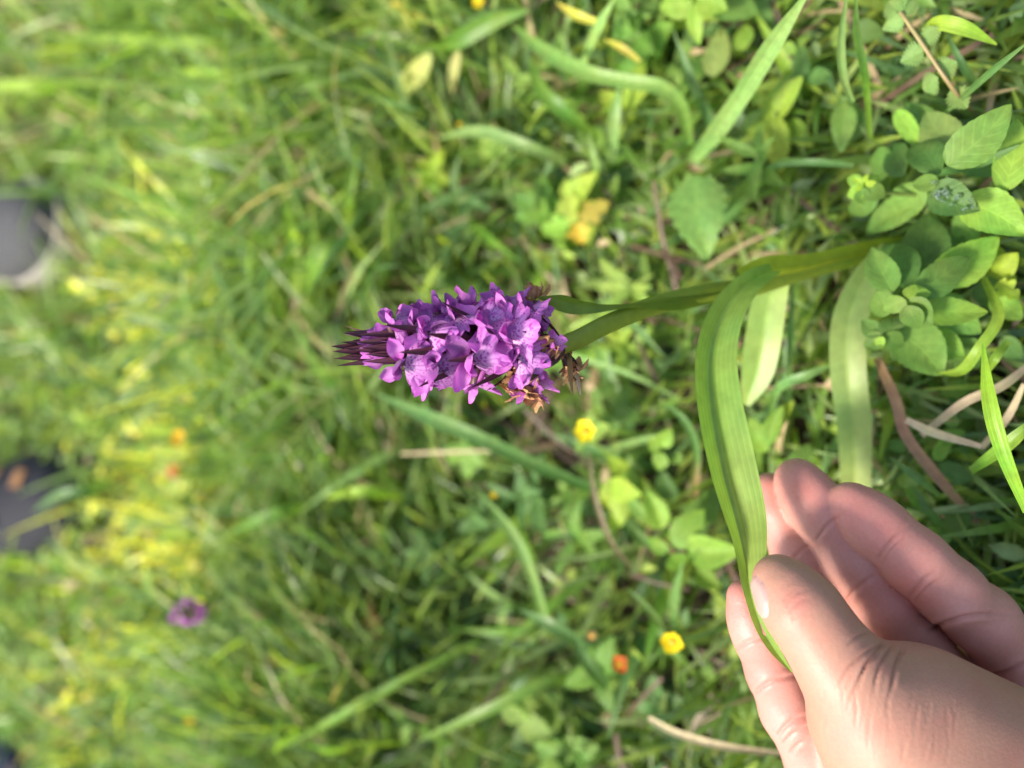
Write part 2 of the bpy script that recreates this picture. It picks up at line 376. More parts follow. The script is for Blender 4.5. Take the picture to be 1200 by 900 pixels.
def join(parts):
    V, F, Cc = [], [], []; o = 0
    for v, f, c in parts: V.append(v); F.append(f + o); Cc.append(c); o += len(v)
    return np.vstack(V), np.vstack(F), np.vstack(Cc)
V, F, Cc = join([
    blades(24000, (-.45, .45), (-.05, .55), (.045, .13), (.0014, .0046), (.3, 1.25), (.2, 1.3), .035),
    blades(26000, (-.75, .75), (.42, 1.25), (.02, .065), (.002, .0055), (.1, 1.2), (.2, 1.2), .14),
    blades(9000, (-1.4, 1.4), (-.5, 2.2), (.04, .11), (.002, .005)),
    blades(7000, (-.6, .6), (-.05, 1.1), (.07, .14), (.003, .006), (.5, 1.2), (.2, 1.0), .03)])
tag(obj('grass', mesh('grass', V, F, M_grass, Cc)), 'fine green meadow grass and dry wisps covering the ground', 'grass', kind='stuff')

def small_leaves(n, xr, yr, sz, hr):
    x = rng.uniform(*xr, n); y = rng.uniform(*yr, n)
    keep = rng.random(n) < np.clip(patch(x, y, 6) * 1.5 - .1, .08, 1); x, y = x[keep], y[keep]; n = len(x)
    az = rng.uniform(0, 6.28, n); el = rng.uniform(-.2, .9, n); L = rng.uniform(*sz, n); Wd = L * rng.uniform(.35, .65, n); h = rng.uniform(*hr, n)
    d = np.stack([np.cos(az) * np.cos(el), np.sin(az) * np.cos(el), np.sin(el)], -1); sd = np.stack([-np.sin(az), np.cos(az), np.zeros(n)], -1)
    up = np.cross(d, sd); p = np.stack([x, y, ground_h(x, y) + h], -1)
    prof = [(0, .12, 0), (.3, .85, .10), (.62, .9, .1), (1, .05, -.05)]
    VV = []
    for t, wv, zz in prof:
        for sg in (-1, 0, 1):
            VV.append(p + d * (t * L)[:, None] + sd * (sg * wv * Wd / 2)[:, None] + up * ((zz + (.10 * abs(sg))) * L)[:, None])
    V = np.stack(VV, 1).reshape(-1, 3); b = np.arange(n)[:, None] * 12
    f = grid_faces(4, 3); F = (f[None] + b[:, :, None]).reshape(-1, 4)
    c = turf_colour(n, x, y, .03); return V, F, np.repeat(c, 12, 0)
V, F, Cc = join([small_leaves(2600, (-.45, .45), (-.05, .6), (.006, .016), (.004, .03)), small_leaves(13000, (-.8, .8), (.4, 1.3), (.007, .018), (.004, .035))])
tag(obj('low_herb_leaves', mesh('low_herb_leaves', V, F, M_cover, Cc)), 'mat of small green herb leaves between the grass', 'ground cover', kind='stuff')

def litter(n):
    x = rng.uniform(-.7, .7, n); y = rng.uniform(-.05, 1.2, n); az = rng.uniform(0, 6.28, n); L = rng.uniform(.015, .06, n); wd = rng.uniform(.0008, .003, n)
    p = np.stack([x, y, ground_h(x, y) + rng.uniform(.001, .02, n)], -1); e = rng.uniform(-.15, .35, n)
    d = np.stack([np.cos(az) * np.cos(e), np.sin(az) * np.cos(e), np.sin(e)], -1); sd = np.stack([-np.sin(az), np.cos(az), np.zeros(n)], -1)
    VV = []
    for t in (0, .5, 1):
        for sg in (-1, 1): VV.append(p + d * (t * L)[:, None] + sd * (sg * wd / 2)[:, None] + np.array([0, 0, .004]) * math.sin(t * 3.1))
    V = np.stack(VV, 1).reshape(-1, 3); F = (grid_faces(3, 2)[None] + (np.arange(n) * 6)[:, None, None]).reshape(-1, 4)
    c = np.where(rng.random(n)[:, None] < .25, np.array([.24, .17, .09]), np.array([.10, .06, .035])) * rng.uniform(.6, 1.2, (n, 1))
    return V, F, np.repeat(c, 6, 0)
V, F, Cc = litter(2600)
tag(obj('dead_plant_litter', mesh('dead_plant_litter', V, F, M_cover, Cc)), 'brown dead stalks and leaf litter on the soil', 'litter', kind='stuff')

# ================================================================== ORCHID
ob = Hh(1085, 282, 0.0)
orchid = empty('orchid', ob)
tag(orchid, 'purple spotted orchid in flower with a long keeled leaf pulled aside by fingers', 'orchid')
SG = (.155, .21, .02); LG = (.17, .27, .05); LP = (.25, .34, .08)
stem_px = [(1085, 282, .3275), (1010, 300, .312), (940, 317, .298), (880, 336, .286), (820, 345, .274), (760, 360, .262), (710, 380, .252), (670, 400, .2455), (640, 406, .2425), (560, 406, .240), (480, 405, .238), (430, 407, .2365)]
tube('stem', [P(*q) for q in stem_px], [pxm(r, P(*q)) for r, q in zip((9, 10, 11, 11, 11, 11, 11, 11, 10, 8.5, 6, 3), stem_px)], M_stem, SG, 60, 14, orchid, .10)
toC = np.array(-FWD)
imR, imD = np.array(RIGHT), -np.array(UPI)
# sheathing leaf base along the lower stem, then the keeled blade pulled down to the fingers
sh = [(1090, 281, .325), (1010, 298, .307), (950, 312, .293), (905, 318, .282), (872, 330, .274)]
strap('leaf_sheath', [P(*q) for q in sh], [pxm(wd, P(*q)) for wd, q in zip((22, 30, 32, 40, 34), sh)], toC * .9 + imD * .35, M_orch, (.25, .31, .025), -.6, 30, 10, orchid)
lf = [(905, 318, .280), (878, 334, .271), (851, 368, .2645), (836, 415, .259), (837, 470, .2545), (849, 540, .250), (865, 605, .246), (875, 652, .2410), (880, 690, .2390), (891, 728, .2388), (906, 757, .2388), (928, 788, .2395)]
lw = [22, 36, 50, 59, 66, 71, 64, 46, 25, 21, 17, 2]
nn = [toC * .8 - imR * .4, toC * .9 - imR * .3, toC - imR * .25, toC - imR * .1, toC, toC + imR * .1, toC + imR * .15, toC + imR * .1, toC - imR * .2, toC - imR * .3, toC - imR * .3, toC - imR * .3]
strap('leaf', [P(*q) for q in lf], [pxm(wd, P(*q)) for wd, q in zip(lw, lf)], np.array(nn), M_orch, LG, .65, 70, 16, orchid, asym=.14, wave=.035)
# upper stem leaf: a sheath low down, a free pointed blade beside the flower spike
ul = [(868, 338, .2795), (815, 348, .2685), (780, 352, .2605), (735, 356, .2525), (690, 357, .2475), (660, 355, .2445), (630, 348, .2425)]
strap('leaf', [P(*q) for q in ul], [pxm(wd, P(*q)) for wd, q in zip((20, 27, 24, 13, 22, 23, 1.5), ul)], np.array([toC, toC, toC * .9 - imD * .4, toC * .5 - imD * .9, toC * .8 - imD * .5, toC, toC]), M_orch, (.11, .17, .018), -.5, 40, 10, orchid)
# two pale lower leaves hanging to the side
l3 = [(915, 322, .296), (902, 350, .299), (893, 400, .303), (886, 440, .308), (874, 474, .314)]
strap('leaf', [P(*q) for q in l3], [pxm(wd, P(*q)) for wd, q in zip((26, 40, 43, 36, 10), l3)], toC - imR * .2, M_orch, LP, .32, 28, 10, orchid)
l4 = [(1040, 292, .306), (1012, 330, .300), (994, 380, .298), (993, 440, .300), (1000, 500, .305), (1002, 580, .315)]
strap('leaf', [P(*q) for q in l4], [pxm(wd, P(*q)) for wd, q in zip((20, 34, 42, 42, 40, 34), l4)], toC - imR * .25, M_orch, (.28, .37, .11), .34, 36, 10, orchid)
l5 = [(925, 316, .306), (915, 390, .315), (902, 460, .322), (890, 500, .328)]

# ---- flower parts in a local frame: X sideways, Y up the spike, Z outward
def lip_mesh(k):
    r = random.Random(k); nr, na = 9, 25; V = []; UV = []
    a1, a2 = r.uniform(.9, 1.15), r.uniform(.7, 1.1); rf = r.uniform(.5, 1.2); ph = r.uniform(0, 6)
    for i in range(nr):
        t = .06 + .94 * i / (nr - 1)
        for j in range(na):
            th = math.radians(-82 + 164 * j / (na - 1)); q = th / math.radians(82)
            lobe = 1 - .30 * math.exp(-((abs(q) - .36) / .09) ** 2) * t ** 3 + .10 * math.exp(-(q / .16) ** 2) - .12 * abs(q) ** 3 + .075 * math.sin(15 * q + ph) * t ** 4 + .04 * math.sin(31 * q + 2 * ph) * t ** 5
            R = .0074 * lobe * t
            x = R * math.sin(th) * 1.08 * a1; y = -R * math.cos(th)
            z = .0011 * math.cos(q * 3.0) * t - rf * .0026 * abs(q) ** 1.6 * t ** 1.6 - .0012 * t ** 2 + .0006 * math.sin(9 * q + ph) * t ** 3 + .0004 * math.sin(23 * q + 2 * ph) * t ** 4
            V.append((x, y, z)); UV.append((q, t))
    return mesh('lip', V, grid_faces(nr, na), M_lip, None, UV)
def ov_mesh(name, L, W, mat, k, cup=.5, curl=.3, col=None, nu=11, nv=7, tip=1.0, rip=.0, rnd=.8, shp=.8):
    """pointed-oval petal: base at origin, along +Y, face +Z"""
    r = random.Random(k); V = []; UV = []; ph = r.uniform(0, 6)
    for i in range(nu):
        t = i / (nu - 1); wd = W / 2 * (max(0, math.sin(math.pi * min(1, t ** rnd * .97 + .03))) ** shp * (1 - .25 * t ** tip) + .02)
        for j in range(nv):
            u = -1 + 2 * j / (nv - 1)
            V.append((u * wd + .05 * W * math.sin(3 * t + ph), t * L * (1 - .12 * curl * t), cup * abs(u) ** 1.7 * wd + curl * L * (t ** 2) + rip * W * math.sin(8 * t + 3 * u + ph) * abs(u)))
            UV.append((u, t))
    return mesh(name, V, grid_faces(nu, nv), mat, col, UV)
LIPS = [lip_mesh(k) for k in range(5)]
SEP = [ov_mesh('sepal', .0076, .0050, M_petal, k, .55, .05 + .10 * k, rip=.12, rnd=1.05, shp=.6) for k in range(4)]
HOOD = [ov_mesh('hood', .0056, .0052, M_petal, 20 + k, 1.1, .3 + .15 * k, rnd=1.0, shp=.6) for k in range(3)]
OVY = {}
def tube_mesh(name, pts, radii, mat, col, n=10, ns=7):
    o = tube(name, pts, radii, mat, col, n, ns); me = o.data; bpy.data.objects.remove(o); return me
OV = tube_mesh('flower', [Vector((0, -.004, -.014)), Vector((0, -.0025, -.008)), Vector((0, 0, -.0015)), Vector((0, .0006, .0005))], [.0009, .0018, .0014, .0011], M_stem, (.10, .05, .05))
SPUR = tube_mesh('spur', [Vector((0, -.0006, .0004)), Vector((0, -.003, -.003)), Vector((0, -.0075, -.0055))], [.0014, .0011, .0005], M_petal, (.3, .1, .4))
spm = np.tile((0, .7, 0), (len(SPUR.vertices), 1))
SPUR.attributes['uvp'].data.foreach_set('vector', spm.astype(np.float32).ravel())
BR = [ov_mesh('bract', .021, .0034, M_bract, 40 + k, .7, .08 * k, (.075, .022, .035), nu=12) for k in range(3)]
BRG = ov_mesh('bract', .022, .0060, M_bract, 45, .7, .2, (.05, .035, .02), nu=12)
BUD = [ov_mesh('bud', .0085, .0062, M_petal, 60 + k, 1.5, .10) for k in range(2)]
BROWN = (.40, .22, .10)
WLIP = [ov_mesh('withered_petal', .0085, .0065, M_wither, 80 + k, .9, .5, BROWN, nu=12, nv=9, rip=.45) for k in range(4)]

AX0, AX1 = P(652, 405, .243), P(415, 407, .2365)
AX = (AX1 - AX0).normalized()
E1 = (-FWD - (-FWD).dot(AX) * AX).normalized(); E2 = AX.cross(E1)
if E2.dot(-UPI) < 0: E2 = -E2
def frame(up, out):
    z = out.normalized(); y = (up - up.dot(z) * z).normalized(); x = y.cross(z)
    return Matrix((x, y, z)).transposed().to_4x4()
def spike_pos(px): return AX0 + (AX1 - AX0) * ((652 - px) / (652 - 415))
def rotl(rx, ry, rz): return Matrix.Rotation(rz, 4, 'Z') @ Matrix.Rotation(ry, 4, 'Y') @ Matrix.Rotation(rx, 4, 'X')
def flower(px, phi, rad, size=1.0, tiltdown=.25, roll=0.0, seed=0, open_=1.0):
    """phi: 0 faces the camera, + towards the picture's lower edge"""
    r = random.Random(seed * 13 + 5)
    out = E1 * math.cos(phi) + E2 * math.sin(phi)
    pos = spike_pos(px) + out * rad
    mw = Matrix.Translation(pos) @ frame(AX, out - AX * tiltdown) @ Matrix.Rotation(roll, 4, 'Z') @ Matrix.Scale(size, 4)
    f = obj('flower', OV, orchid, mw)
    def sub(name, me, loc):
        o = bpy.data.objects.new(name, me); C.objects.link(o); o.parent = f; o.matrix_parent_inverse = Matrix(); o.matrix_basis = loc; return o
    sub('lip', r.choice(LIPS), Matrix.Translation((0, -.0002, .0012)) @ rotl(r.uniform(-.75, -.25), r.uniform(-.3, .3), r.uniform(-.15, .15)) @ Matrix.Scale(r.uniform(.9, 1.08), 4))
    for sg in (-1, 1):
        sub('sepal', r.choice(SEP), Matrix.Translation((sg * .0008, .0008, -.0002)) @ rotl(0, 0, -sg * r.uniform(.75, 1.25)) @ rotl(r.uniform(-.35, .2), sg * r.uniform(-.7, .1), 0))
    sub('hood', r.choice(HOOD), Matrix.Translation((0, .0012, .0002)) @ rotl(r.uniform(.5, .9), 0, r.uniform(-.15, .15)))
    sub('petal', r.choice(HOOD), Matrix.Translation((.0006, .0012, .0006)) @ rotl(r.uniform(.6, 1.0), .3, -.35) @ Matrix.Scale(.62, 4))
    sub('petal', r.choice(HOOD), Matrix.Translation((-.0006, .0012, .0006)) @ rotl(r.uniform(.6, 1.0), -.3, .35) @ Matrix.Scale(.75, 4))
    sub('spur', SPUR, Matrix())
    return f
def bract(px, phi, rad, lean, size=1.0, me=None, roll=0):
    out = E1 * math.cos(phi) + E2 * math.sin(phi)
    up = AX * math.cos(lean) + out * math.sin(lean)
    mw = Matrix.Translation(spike_pos(px) + out * rad) @ frame(up, out * math.cos(lean) - AX * math.sin(lean)) @ Matrix.Rotation(roll, 4, 'Y') @ Matrix.Scale(size, 4)
    return obj('bract', me or random.choice(BR), orchid, mw)
def bud(px, phi, rad, lean, size):
    out = E1 * math.cos(phi) + E2 * math.sin(phi); up = AX * math.cos(lean) + out * math.sin(lean)
    b = None
    for k, a in enumerate((0, 2.1, 4.2)):
        mw = Matrix.Translation(spike_pos(px) + out * rad) @ frame(up, out * math.cos(lean) - AX * math.sin(lean)) @ Matrix.Rotation(a, 4, 'Y') @ Matrix.Translation((0, 0, -.0016)) @ Matrix.Scale(size, 4)
        if b is None: b = obj('bud', BUD[0], orchid, mw)
        else:
            o = bpy.data.objects.new('petal', BUD[1]); C.objects.link(o); o.parent = b; o.matrix_parent_inverse = Matrix(); o.matrix_basis = b.matrix_basis.inverted() @ orchid.matrix_world.inverted() @ mw if False else (PW[b.name].inverted() @ mw)
        PW.setdefault(b.name, mw)
PW = {}
R0 = .0115
# those seen in the photo: x along the spike, y across it
FL = [(503, 386, 1.0), (487, 373, .85), (533, 366, 1.05), (518, 344, 1.0), (556, 341, 1.05), (587, 338, 1.1), (588, 358, 1.15), (566, 378, 1.15), (593, 393, 1.15), (612, 358, 1.0),
      (475, 432, 1.05), (508, 438, 1.15), (551, 428, 1.2), (463, 371, .8), (604, 420, 1.0)]
for k, (x, y, sz) in enumerate(FL):
    t = (652 - x) / 237; Rr = R0 * (1.18 - .45 * t)
    q = max(-1, min(1, (y - 405) * .24 / FPX / (Rr + .004)))
    flower(x - 3, math.asin(q), Rr, sz * 1.08, random.uniform(.1, .5), random.uniform(-.35, .35), k)
for k in range(16):               # the side turned away
    x = 625 - k * 10; t = (652 - x) / 237
    flower(x, math.pi + (k * 2.4 % 2.6 - 1.3), R0 * (1.1 - .5 * t), 1.0, .3, random.uniform(-.3, .3), 100 + k)
for k in range(5):
    flower(612 - k * 28, (-1.5 if k % 2 else 1.55) + random.uniform(-.2, .2), R0 * (1.12 - .35 * k / 7), .95, .25, 0, 200 + k)
for x, ph, ln, sz in [(528, .15, .35, .8), (556, -.15, .4, .85), (580, .3, .45, .85), (540, .75, .45, .8), (566, -.7, .5, .8), (598, .7, .6, .85), (512, -.4, .3, .8)]:
    bract(x, ph, .0088, ln, sz)
for k in range(30):               # bracts up the spike
    x = 640 - k * 7.0; t = (652 - x) / 237
    bract(x, k * 2.399 + .4, .0035 + .0025 * (1 - t), .50 - .46 * t + random.uniform(-.05, .05), .85 - .38 * t)
for k, (x, ph, ln, sz) in enumerate([(470, -.2, .05, .9), (468, .25, .02, 1), (465, .6, .08, .95), (472, -.6, .15, .9), (462, 0, -.02, .95), (470, 1.0, .1, 1.0), (475, -1.1, .25, .95), (466, 2.5, .1, .9), (468, -2.4, .1, .9), (480, .1, .12, 1.0), (486, .5, .1, 1.05), (490, -.35, .16, 1.0)]):
    bract(x + 2, ph, .0036, ln * .5 - .05, sz * .98)
for x, ph, ln, sz in [(500, .05, -.02, .95), (508, .3, -.02, 1.0), (494, -.2, 0, .95), (503, .55, .02, .95), (515, .12, .02, .95), (488, .15, -.04, .9), (497, -.5, .03, .95)]:
    bract(x, ph, .0066, ln, sz)
for x, ph, sz in [(455, -.9, .8), (452, -.35, .7), (452, .35, .75), (444, .05, .6), (450, 1.0, .8), (438, -.5, .5), (438, .5, .5), (446, 2.4, .7), (446, -2.2, .7), (432, 0, .4), (465, -.5, .9), (464, .5, .85)]:
    bud(x, ph, .0042, .25, sz)
# spent lower flowers, brown and crumpled, and the broad low bracts
def withered(px, py, z, n, sz, seed):
    r = random.Random(seed); base = P(px, py, z); core = None
    for k in range(n):
        mw = Matrix.Translation(base + Vector([r.uniform(-.0015, .0015) for _ in range(3)])) @ rotl(r.uniform(-1.2, 1.2), r.uniform(-1.5, 1.5), r.uniform(0, 6.28)) @ Matrix.Diagonal((sz * r.uniform(.5, 1), sz * r.uniform(.7, 1.1), sz, 1))
        if core is None: core = obj('withered_flower', WLIP[0], orchid, mw); PW[core.name] = mw
        else:
            o = bpy.data.objects.new('petal', r.choice(WLIP)); C.objects.link(o); o.parent = core; o.matrix_parent_inverse = Matrix(); o.matrix_basis = PW[core.name].inverted() @ mw
    tube('stalk', [base, base * .5 + spike_pos(px - 6) * .5 + (base - CAM).normalized() * .002, spike_pos(px - 4)], [.0009, .0011, .0012], M_stem, (.10, .05, .035), 8, 6, orchid)
withered(616, 457, .2385, 9, .85, 1); withered(601, 453, .2385, 4, .6, 11); withered(664, 432, .2425, 6, .7, 2); withered(648, 404, .2325, 4, .6, 3); withered(606, 446, .238, 6, .7, 4); withered(628, 352, .246, 5, .6, 6); withered(636, 374, .236, 3, .45, 8)
flower(640, .05, .0098, .62, .5, .6, 301); flower(607, .75, .0125, .8, .5, -.4, 302); flower(622, -.9, .0115, .75, .4, .2, 303)
for px, ph, ln, sz, rl in [(664, .9, 1.35, .75, 0), (660, .35, 1.0, .8, .5), (668, 1.3, 1.6, .6, -.4), (655, -.7, .9, .85, .3), (650, -.2, .85, .9, 0), (662, 2.8, .9, 1, 0), (640, .6, .95, .85, .2)]:
    bract(px, ph, .0035, ln, sz, BRG if ph > .5 else None, rl)

# ================================================================== HAND
def surface_nets(D, org, h):
    s = D < 0; nx, ny, nz = D.shape
    c = np.zeros((nx - 1, ny - 1, nz - 1), np.int8)
    for i in (0, 1):
        for j in (0, 1):
            for k in (0, 1): c += s[i:nx - 1 + i, j:ny - 1 + j, k:nz - 1 + k]
    act = (c > 0) & (c < 8); I = np.argwhere(act); idx = np.full(act.shape, -1, np.int32); idx[act] = np.arange(len(I))
    acc = np.zeros((len(I), 3)); cnt = np.zeros(len(I))
    cor = [(i, j, k) for i in (0, 1) for j in (0, 1) for k in (0, 1)]
    val = {q: D[I[:, 0] + q[0], I[:, 1] + q[1], I[:, 2] + q[2]] for q in cor}
    for a in cor:
        for ax in range(3):
            if a[ax]: continue
            b = list(a); b[ax] = 1; b = tuple(b); va, vb = val[a], val[b]; m = (va < 0) != (vb < 0)
            t = np.where(m, va / np.where(m, va - vb, 1), 0)
            p = np.tile(np.array(a, float), (len(I), 1)); p[:, ax] += t
            acc[m] += p[m]; cnt[m] += 1
    V = org + (I + acc / cnt[:, None]) * h
    Fs = []
    for ax in range(3):
        o1, o2 = [(1, 2), (2, 0), (0, 1)][ax]
        sl0 = [slice(1, -1)] * 3; sl0[ax] = slice(0, -1); sl1 = list(sl0); sl1[ax] = slice(1, None)
        A, B = s[tuple(sl0)], s[tuple(sl1)]
        E = np.argwhere(A != B); flip = A[tuple(E.T)]
        off = np.ones(3, int); off[ax] = 0; E = E + off
        def cell(d1, d2):
            q = E.copy(); q[:, o1] -= d1; q[:, o2] -= d2; return idx[q[:, 0], q[:, 1], q[:, 2]]
        a, b, c2, d = cell(0, 0), cell(1, 0), cell(1, 1), cell(0, 1)
        Q = np.stack([a, b, c2, d], 1); Q[~flip] = Q[~flip][:, ::-1]; Fs.append(Q)
    F = np.vstack(Fs); return V, F[(F >= 0).all(1)]

def build_hand():
    h = .00066
    # camera space: x right, y down, z depth, metres
    def q(px, py, z): return np.array([(px - 600) / FPX * z, (py - 450) / FPX * z, z])
    lo = np.array([q(835, 515, .23)[0], q(835, 515, .21)[1], .188]); hi = np.array([q(1440, 900, .25)[0] + .01, q(900, 1330, .25)[1] + .01, .305])
    n = ((hi - lo) / h).astype(int)
    ax = [lo[i] + np.arange(n[i]) * h for i in range(3)]
    def field(): return np.full(n, 1.0, np.float32)
    def cone(D, a, b, ra, rb, k, flat=None):
        m = max(ra, rb) + .016; l_ = np.maximum(((np.minimum(a, b) - m - lo) / h).astype(int), 0); u_ = np.minimum(((np.maximum(a, b) + m - lo) / h).astype(int) + 1, n)
        if (u_ <= l_).any(): return
        sl = tuple(slice(l_[i], u_[i]) for i in range(3))
        x, y, z = [ax[i][sl[i]].astype(np.float32) for i in range(3)]
        ab = b - a; L2 = ab @ ab
        px_, py_, pz_ = x[:, None, None] - a[0], y[None, :, None] - a[1], z[None, None, :] - a[2]
        t = np.clip((px_ * ab[0] + py_ * ab[1] + pz_ * ab[2]) / max(L2, 1e-12), 0, 1)
        dz = pz_ - t * ab[2]
        if flat: dz = dz * flat
        d = np.sqrt((px_ - t * ab[0]) ** 2 + (py_ - t * ab[1]) ** 2 + dz ** 2) - (ra + t * (rb - ra))
        o = D[sl]; hh = np.clip(.5 + .5 * (o - d) / k, 0, 1)
        D[sl] = o * (1 - hh) + d * hh - k * hh * (1 - hh)
    def smin(A, B, k):
        hh = np.clip(.5 + .5 * (A - B) / k, 0, 1); return A * (1 - hh) + B * hh - k * hh * (1 - hh)
    def chain(pts, k=.004, flat=None):
        D = field()
        for a, b in zip(pts[:-1], pts[1:]):
            cone(D, q(*a[:3]), q(*b[:3]), a[3] * a[2] / FPX, b[3] * b[2] / FPX, k, flat)
        return D
    # (x, y, depth, radius in photo pixels)
    little = chain([(995, 590, .2505, 25), (1012, 604, .2490, 30), (1030, 620, .2475, 33.5), (1050, 637, .2470, 31), (1072, 657, .2462, 36.5), (1092, 675, .2475, 34.5), (1112, 693, .2490, 37.5), (1150, 725, .2560, 38), (1195, 775, .266, 40)])
    ring = chain([(934, 563, .2610, 26), (946, 580, .2595, 29.5), (960, 600, .2585, 31.5), (977, 622, .2580, 29.5), (998, 653, .2572, 34), (1012, 675, .2582, 32), (1032, 704, .2598, 34.5), (1075, 760, .268, 36), (1120, 815, .274, 38)])
    middle = chain([(902, 577, .2720, 23), (912, 598, .2710, 27), (936, 648, .2695, 29), (944, 664, .2690, 29), (966, 706, .2680, 31), (1000, 770, .270, 34), (1045, 850, .272, 38)])
    index = chain([(872, 699, .2462, 20), (880, 722, .2466, 25), (888, 742, .2474, 27.5), (895, 760, .2490, 25.5), (906, 786, .2505, 29.5), (914, 804, .252, 28), (926, 832, .253, 33), (962, 895, .258, 38), (1010, 955, .262, 42)])
    thumb = chain([(909, 676, .2318, 21), (919, 687, .2298, 27), (938, 712, .2265, 34), (950, 728, .2260, 35), (975, 766, .2250, 40), (1000, 800, .2245, 49), (1035, 850, .2250, 66), (1085, 905, .2290, 88), (1150, 985, .2350, 104)], .008)
    cone(thumb, q(1060, 815, .2285), q(1145, 880, .235), 50 * .23 / FPX, 62 * .235 / FPX, .012)     # thenar pad towards the palm
    cone(thumb, q(993, 850, .2300), q(1040, 930, .236), 30 * .23 / FPX, 52 * .235 / FPX, .012)      # web towards the index
    cone(thumb, q(1095, 822, .2290), q(1205, 885, .2350), 52 * .23 / FPX, 70 * .235 / FPX, .012)
    palm = field()
    MC = [(1182, 788, .270, 34), (1120, 815, .274, 40), (1045, 850, .273, 40), (1010, 955, .262, 44)]
    Wr = [(1330, 1010, .262, 70), (1300, 1045, .262, 72), (1265, 1075, .262, 72), (1225, 1100, .258, 72)]
    for a, b in zip(MC, Wr): cone(palm, q(*a[:3]), q(*b[:3]), a[3] * a[2] / FPX, b[3] * b[2] / FPX, .012)
    for a, b in ((0, 1), (1, 2), (2, 3)): cone(palm, q(*MC[a][:3]), q(*MC[b][:3]), .0108, .0108, .010)
    cone(palm, q(1150, 985, .2350), q(1260, 1090, .250), 104 * .235 / FPX, 90 * .25 / FPX, .016)
    cone(palm, q(1270, 1065, .256), q(1420, 1290, .250), 98 * .25 / FPX, 108 * .25 / FPX, .016)
    fing = np.minimum(np.minimum(np.minimum(little, ring), middle), index)
    D = smin(palm, fing, .004)
    # the thumb melts into the palm only around its root
    r0 = q(1085, 905, .24)
    X, Y, Zz = np.meshgrid(*[a.astype(np.float32) for a in ax], indexing='ij', sparse=True)
    dist = np.sqrt((X - r0[0]) ** 2 + (Y - r0[1]) ** 2 + (Zz - r0[2]) ** 2)
    k = .0008 + .011 * np.clip(1 - (dist - .022) / .02, 0, 1)
    tan = D - thumb
    D = smin(D, thumb, k)
    V, F = surface_nets(D, lo, h)
    lab = np.arange(len(V))
    for _ in range(400):           # keep the one outer skin
        m_ = lab[F].min(1); new = lab.copy()
        for a in range(4): np.minimum.at(new, F[:, a], m_)
        new = new[new]
        if (new == lab).all(): break
        lab = new
    best = np.bincount(lab).argmax(); keepv = lab == best; rem = np.cumsum(keepv) - 1
    F = rem[F[keepv[F].all(1)]]; V = V[keepv]
    # relax
    for _ in range(2):
        acc = np.zeros_like(V); cnt = np.zeros(len(V))
        for a in range(4):
            i, j = F[:, a], F[:, (a + 1) % 4]
            np.add.at(acc, i, V[j]); np.add.at(cnt, i, 1); np.add.at(acc, j, V[i]); np.add.at(cnt, j, 1)
        V = V * .5 + .5 * acc / cnt[:, None]
    # normals
    fn = np.cross(V[F[:, 2]] - V[F[:, 0]], V[F[:, 3]] - V[F[:, 1]]); N = np.zeros_like(V)
    for a in range(4): np.add.at(N, F[:, a], fn)
    N = nrmz(N)
    if (N[:, 2] < 0).mean() and np.mean((V - V.mean(0)) * N) < 0: N = -N; F = F[:, ::-1]
    gi = np.clip(((V - lo) / h).astype(int), 0, n - 1)
    tv = tan[gi[:, 0], gi[:, 1], gi[:, 2]]; tanm = np.clip(tv / .004 + .5, 0, 1)
    PX = 600 + FPX * V[:, 0] / V[:, 2]; PY = 450 + FPX * V[:, 1] / V[:, 2]
    front = N[:, 2] < .15
    cre = np.zeros(len(V)); disp = np.zeros(len(V))
    def crease(pl, wd, dep, c, sel=None):
        m = np.full(len(V), 1e9); along = np.zeros(len(V)); ns = len(pl) - 1
        for k_, ((x0, y0), (x1, y1)) in enumerate(zip(pl[:-1], pl[1:])):
            dx, dy = x1 - x0, y1 - y0; t = np.clip(((PX - x0) * dx + (PY - y0) * dy) / (dx * dx + dy * dy), 0, 1)
            dd = np.hypot(PX - x0 - t * dx, PY - y0 - t * dy); along = np.where(dd < m, (k_ + t) / ns, along); m = np.minimum(m, dd)
        fade = np.clip(np.minimum(along / .12 + .35, (1 - along) / .45), 0, 1)
        g_ = (np.exp(-(m / (wd * .62)) ** 2) - .35 * np.exp(-((m - wd * 1.9) / wd) ** 2)) * front * fade
        if sel is not None: g_ = g_ * sel
        np.maximum(cre, np.clip(g_, 0, 1) * c, out=cre); disp[:] = disp - dep * g_
    onT = tanm > .5; onF = ~onT
    def arc(a, b, bow, nn=7):
        a, b = np.array(a, float), np.array(b, float); d = b - a; nrm = np.array([-d[1], d[0]]) / np.hypot(*d)
        return [tuple(a + d * t + nrm * bow * 4 * t * (1 - t)) for t in np.linspace(0, 1, nn)]
    # thumb root folds
    for a, b, bw, wd, dp in [((1036, 754), (983, 806), 9, 2.6, .0006), ((1036, 755), (1006, 815), 8, 3, .0009), ((1045, 757), (1024, 822), 6, 2.6, .0007), ((1058, 760), (1046, 815), 4, 3.4, .0008), ((1018, 742), (990, 762), 5, 2.4, .0004), ((1030, 765), (995, 830), 6, 2.2, .0004), ((1050, 790), (1040, 850), 4, 2.2, .0003)]:
        crease(arc(a, b, bw), wd, dp, .34, onT)
    for a, b, bw in [((922, 712), (946, 690), -5), ((925, 718), (952, 700), -5), ((929, 728), (944, 716), -3), ((918, 704), (938, 688), -3)]: crease(arc(a, b, bw), 2.8, .00022, .12, onT)
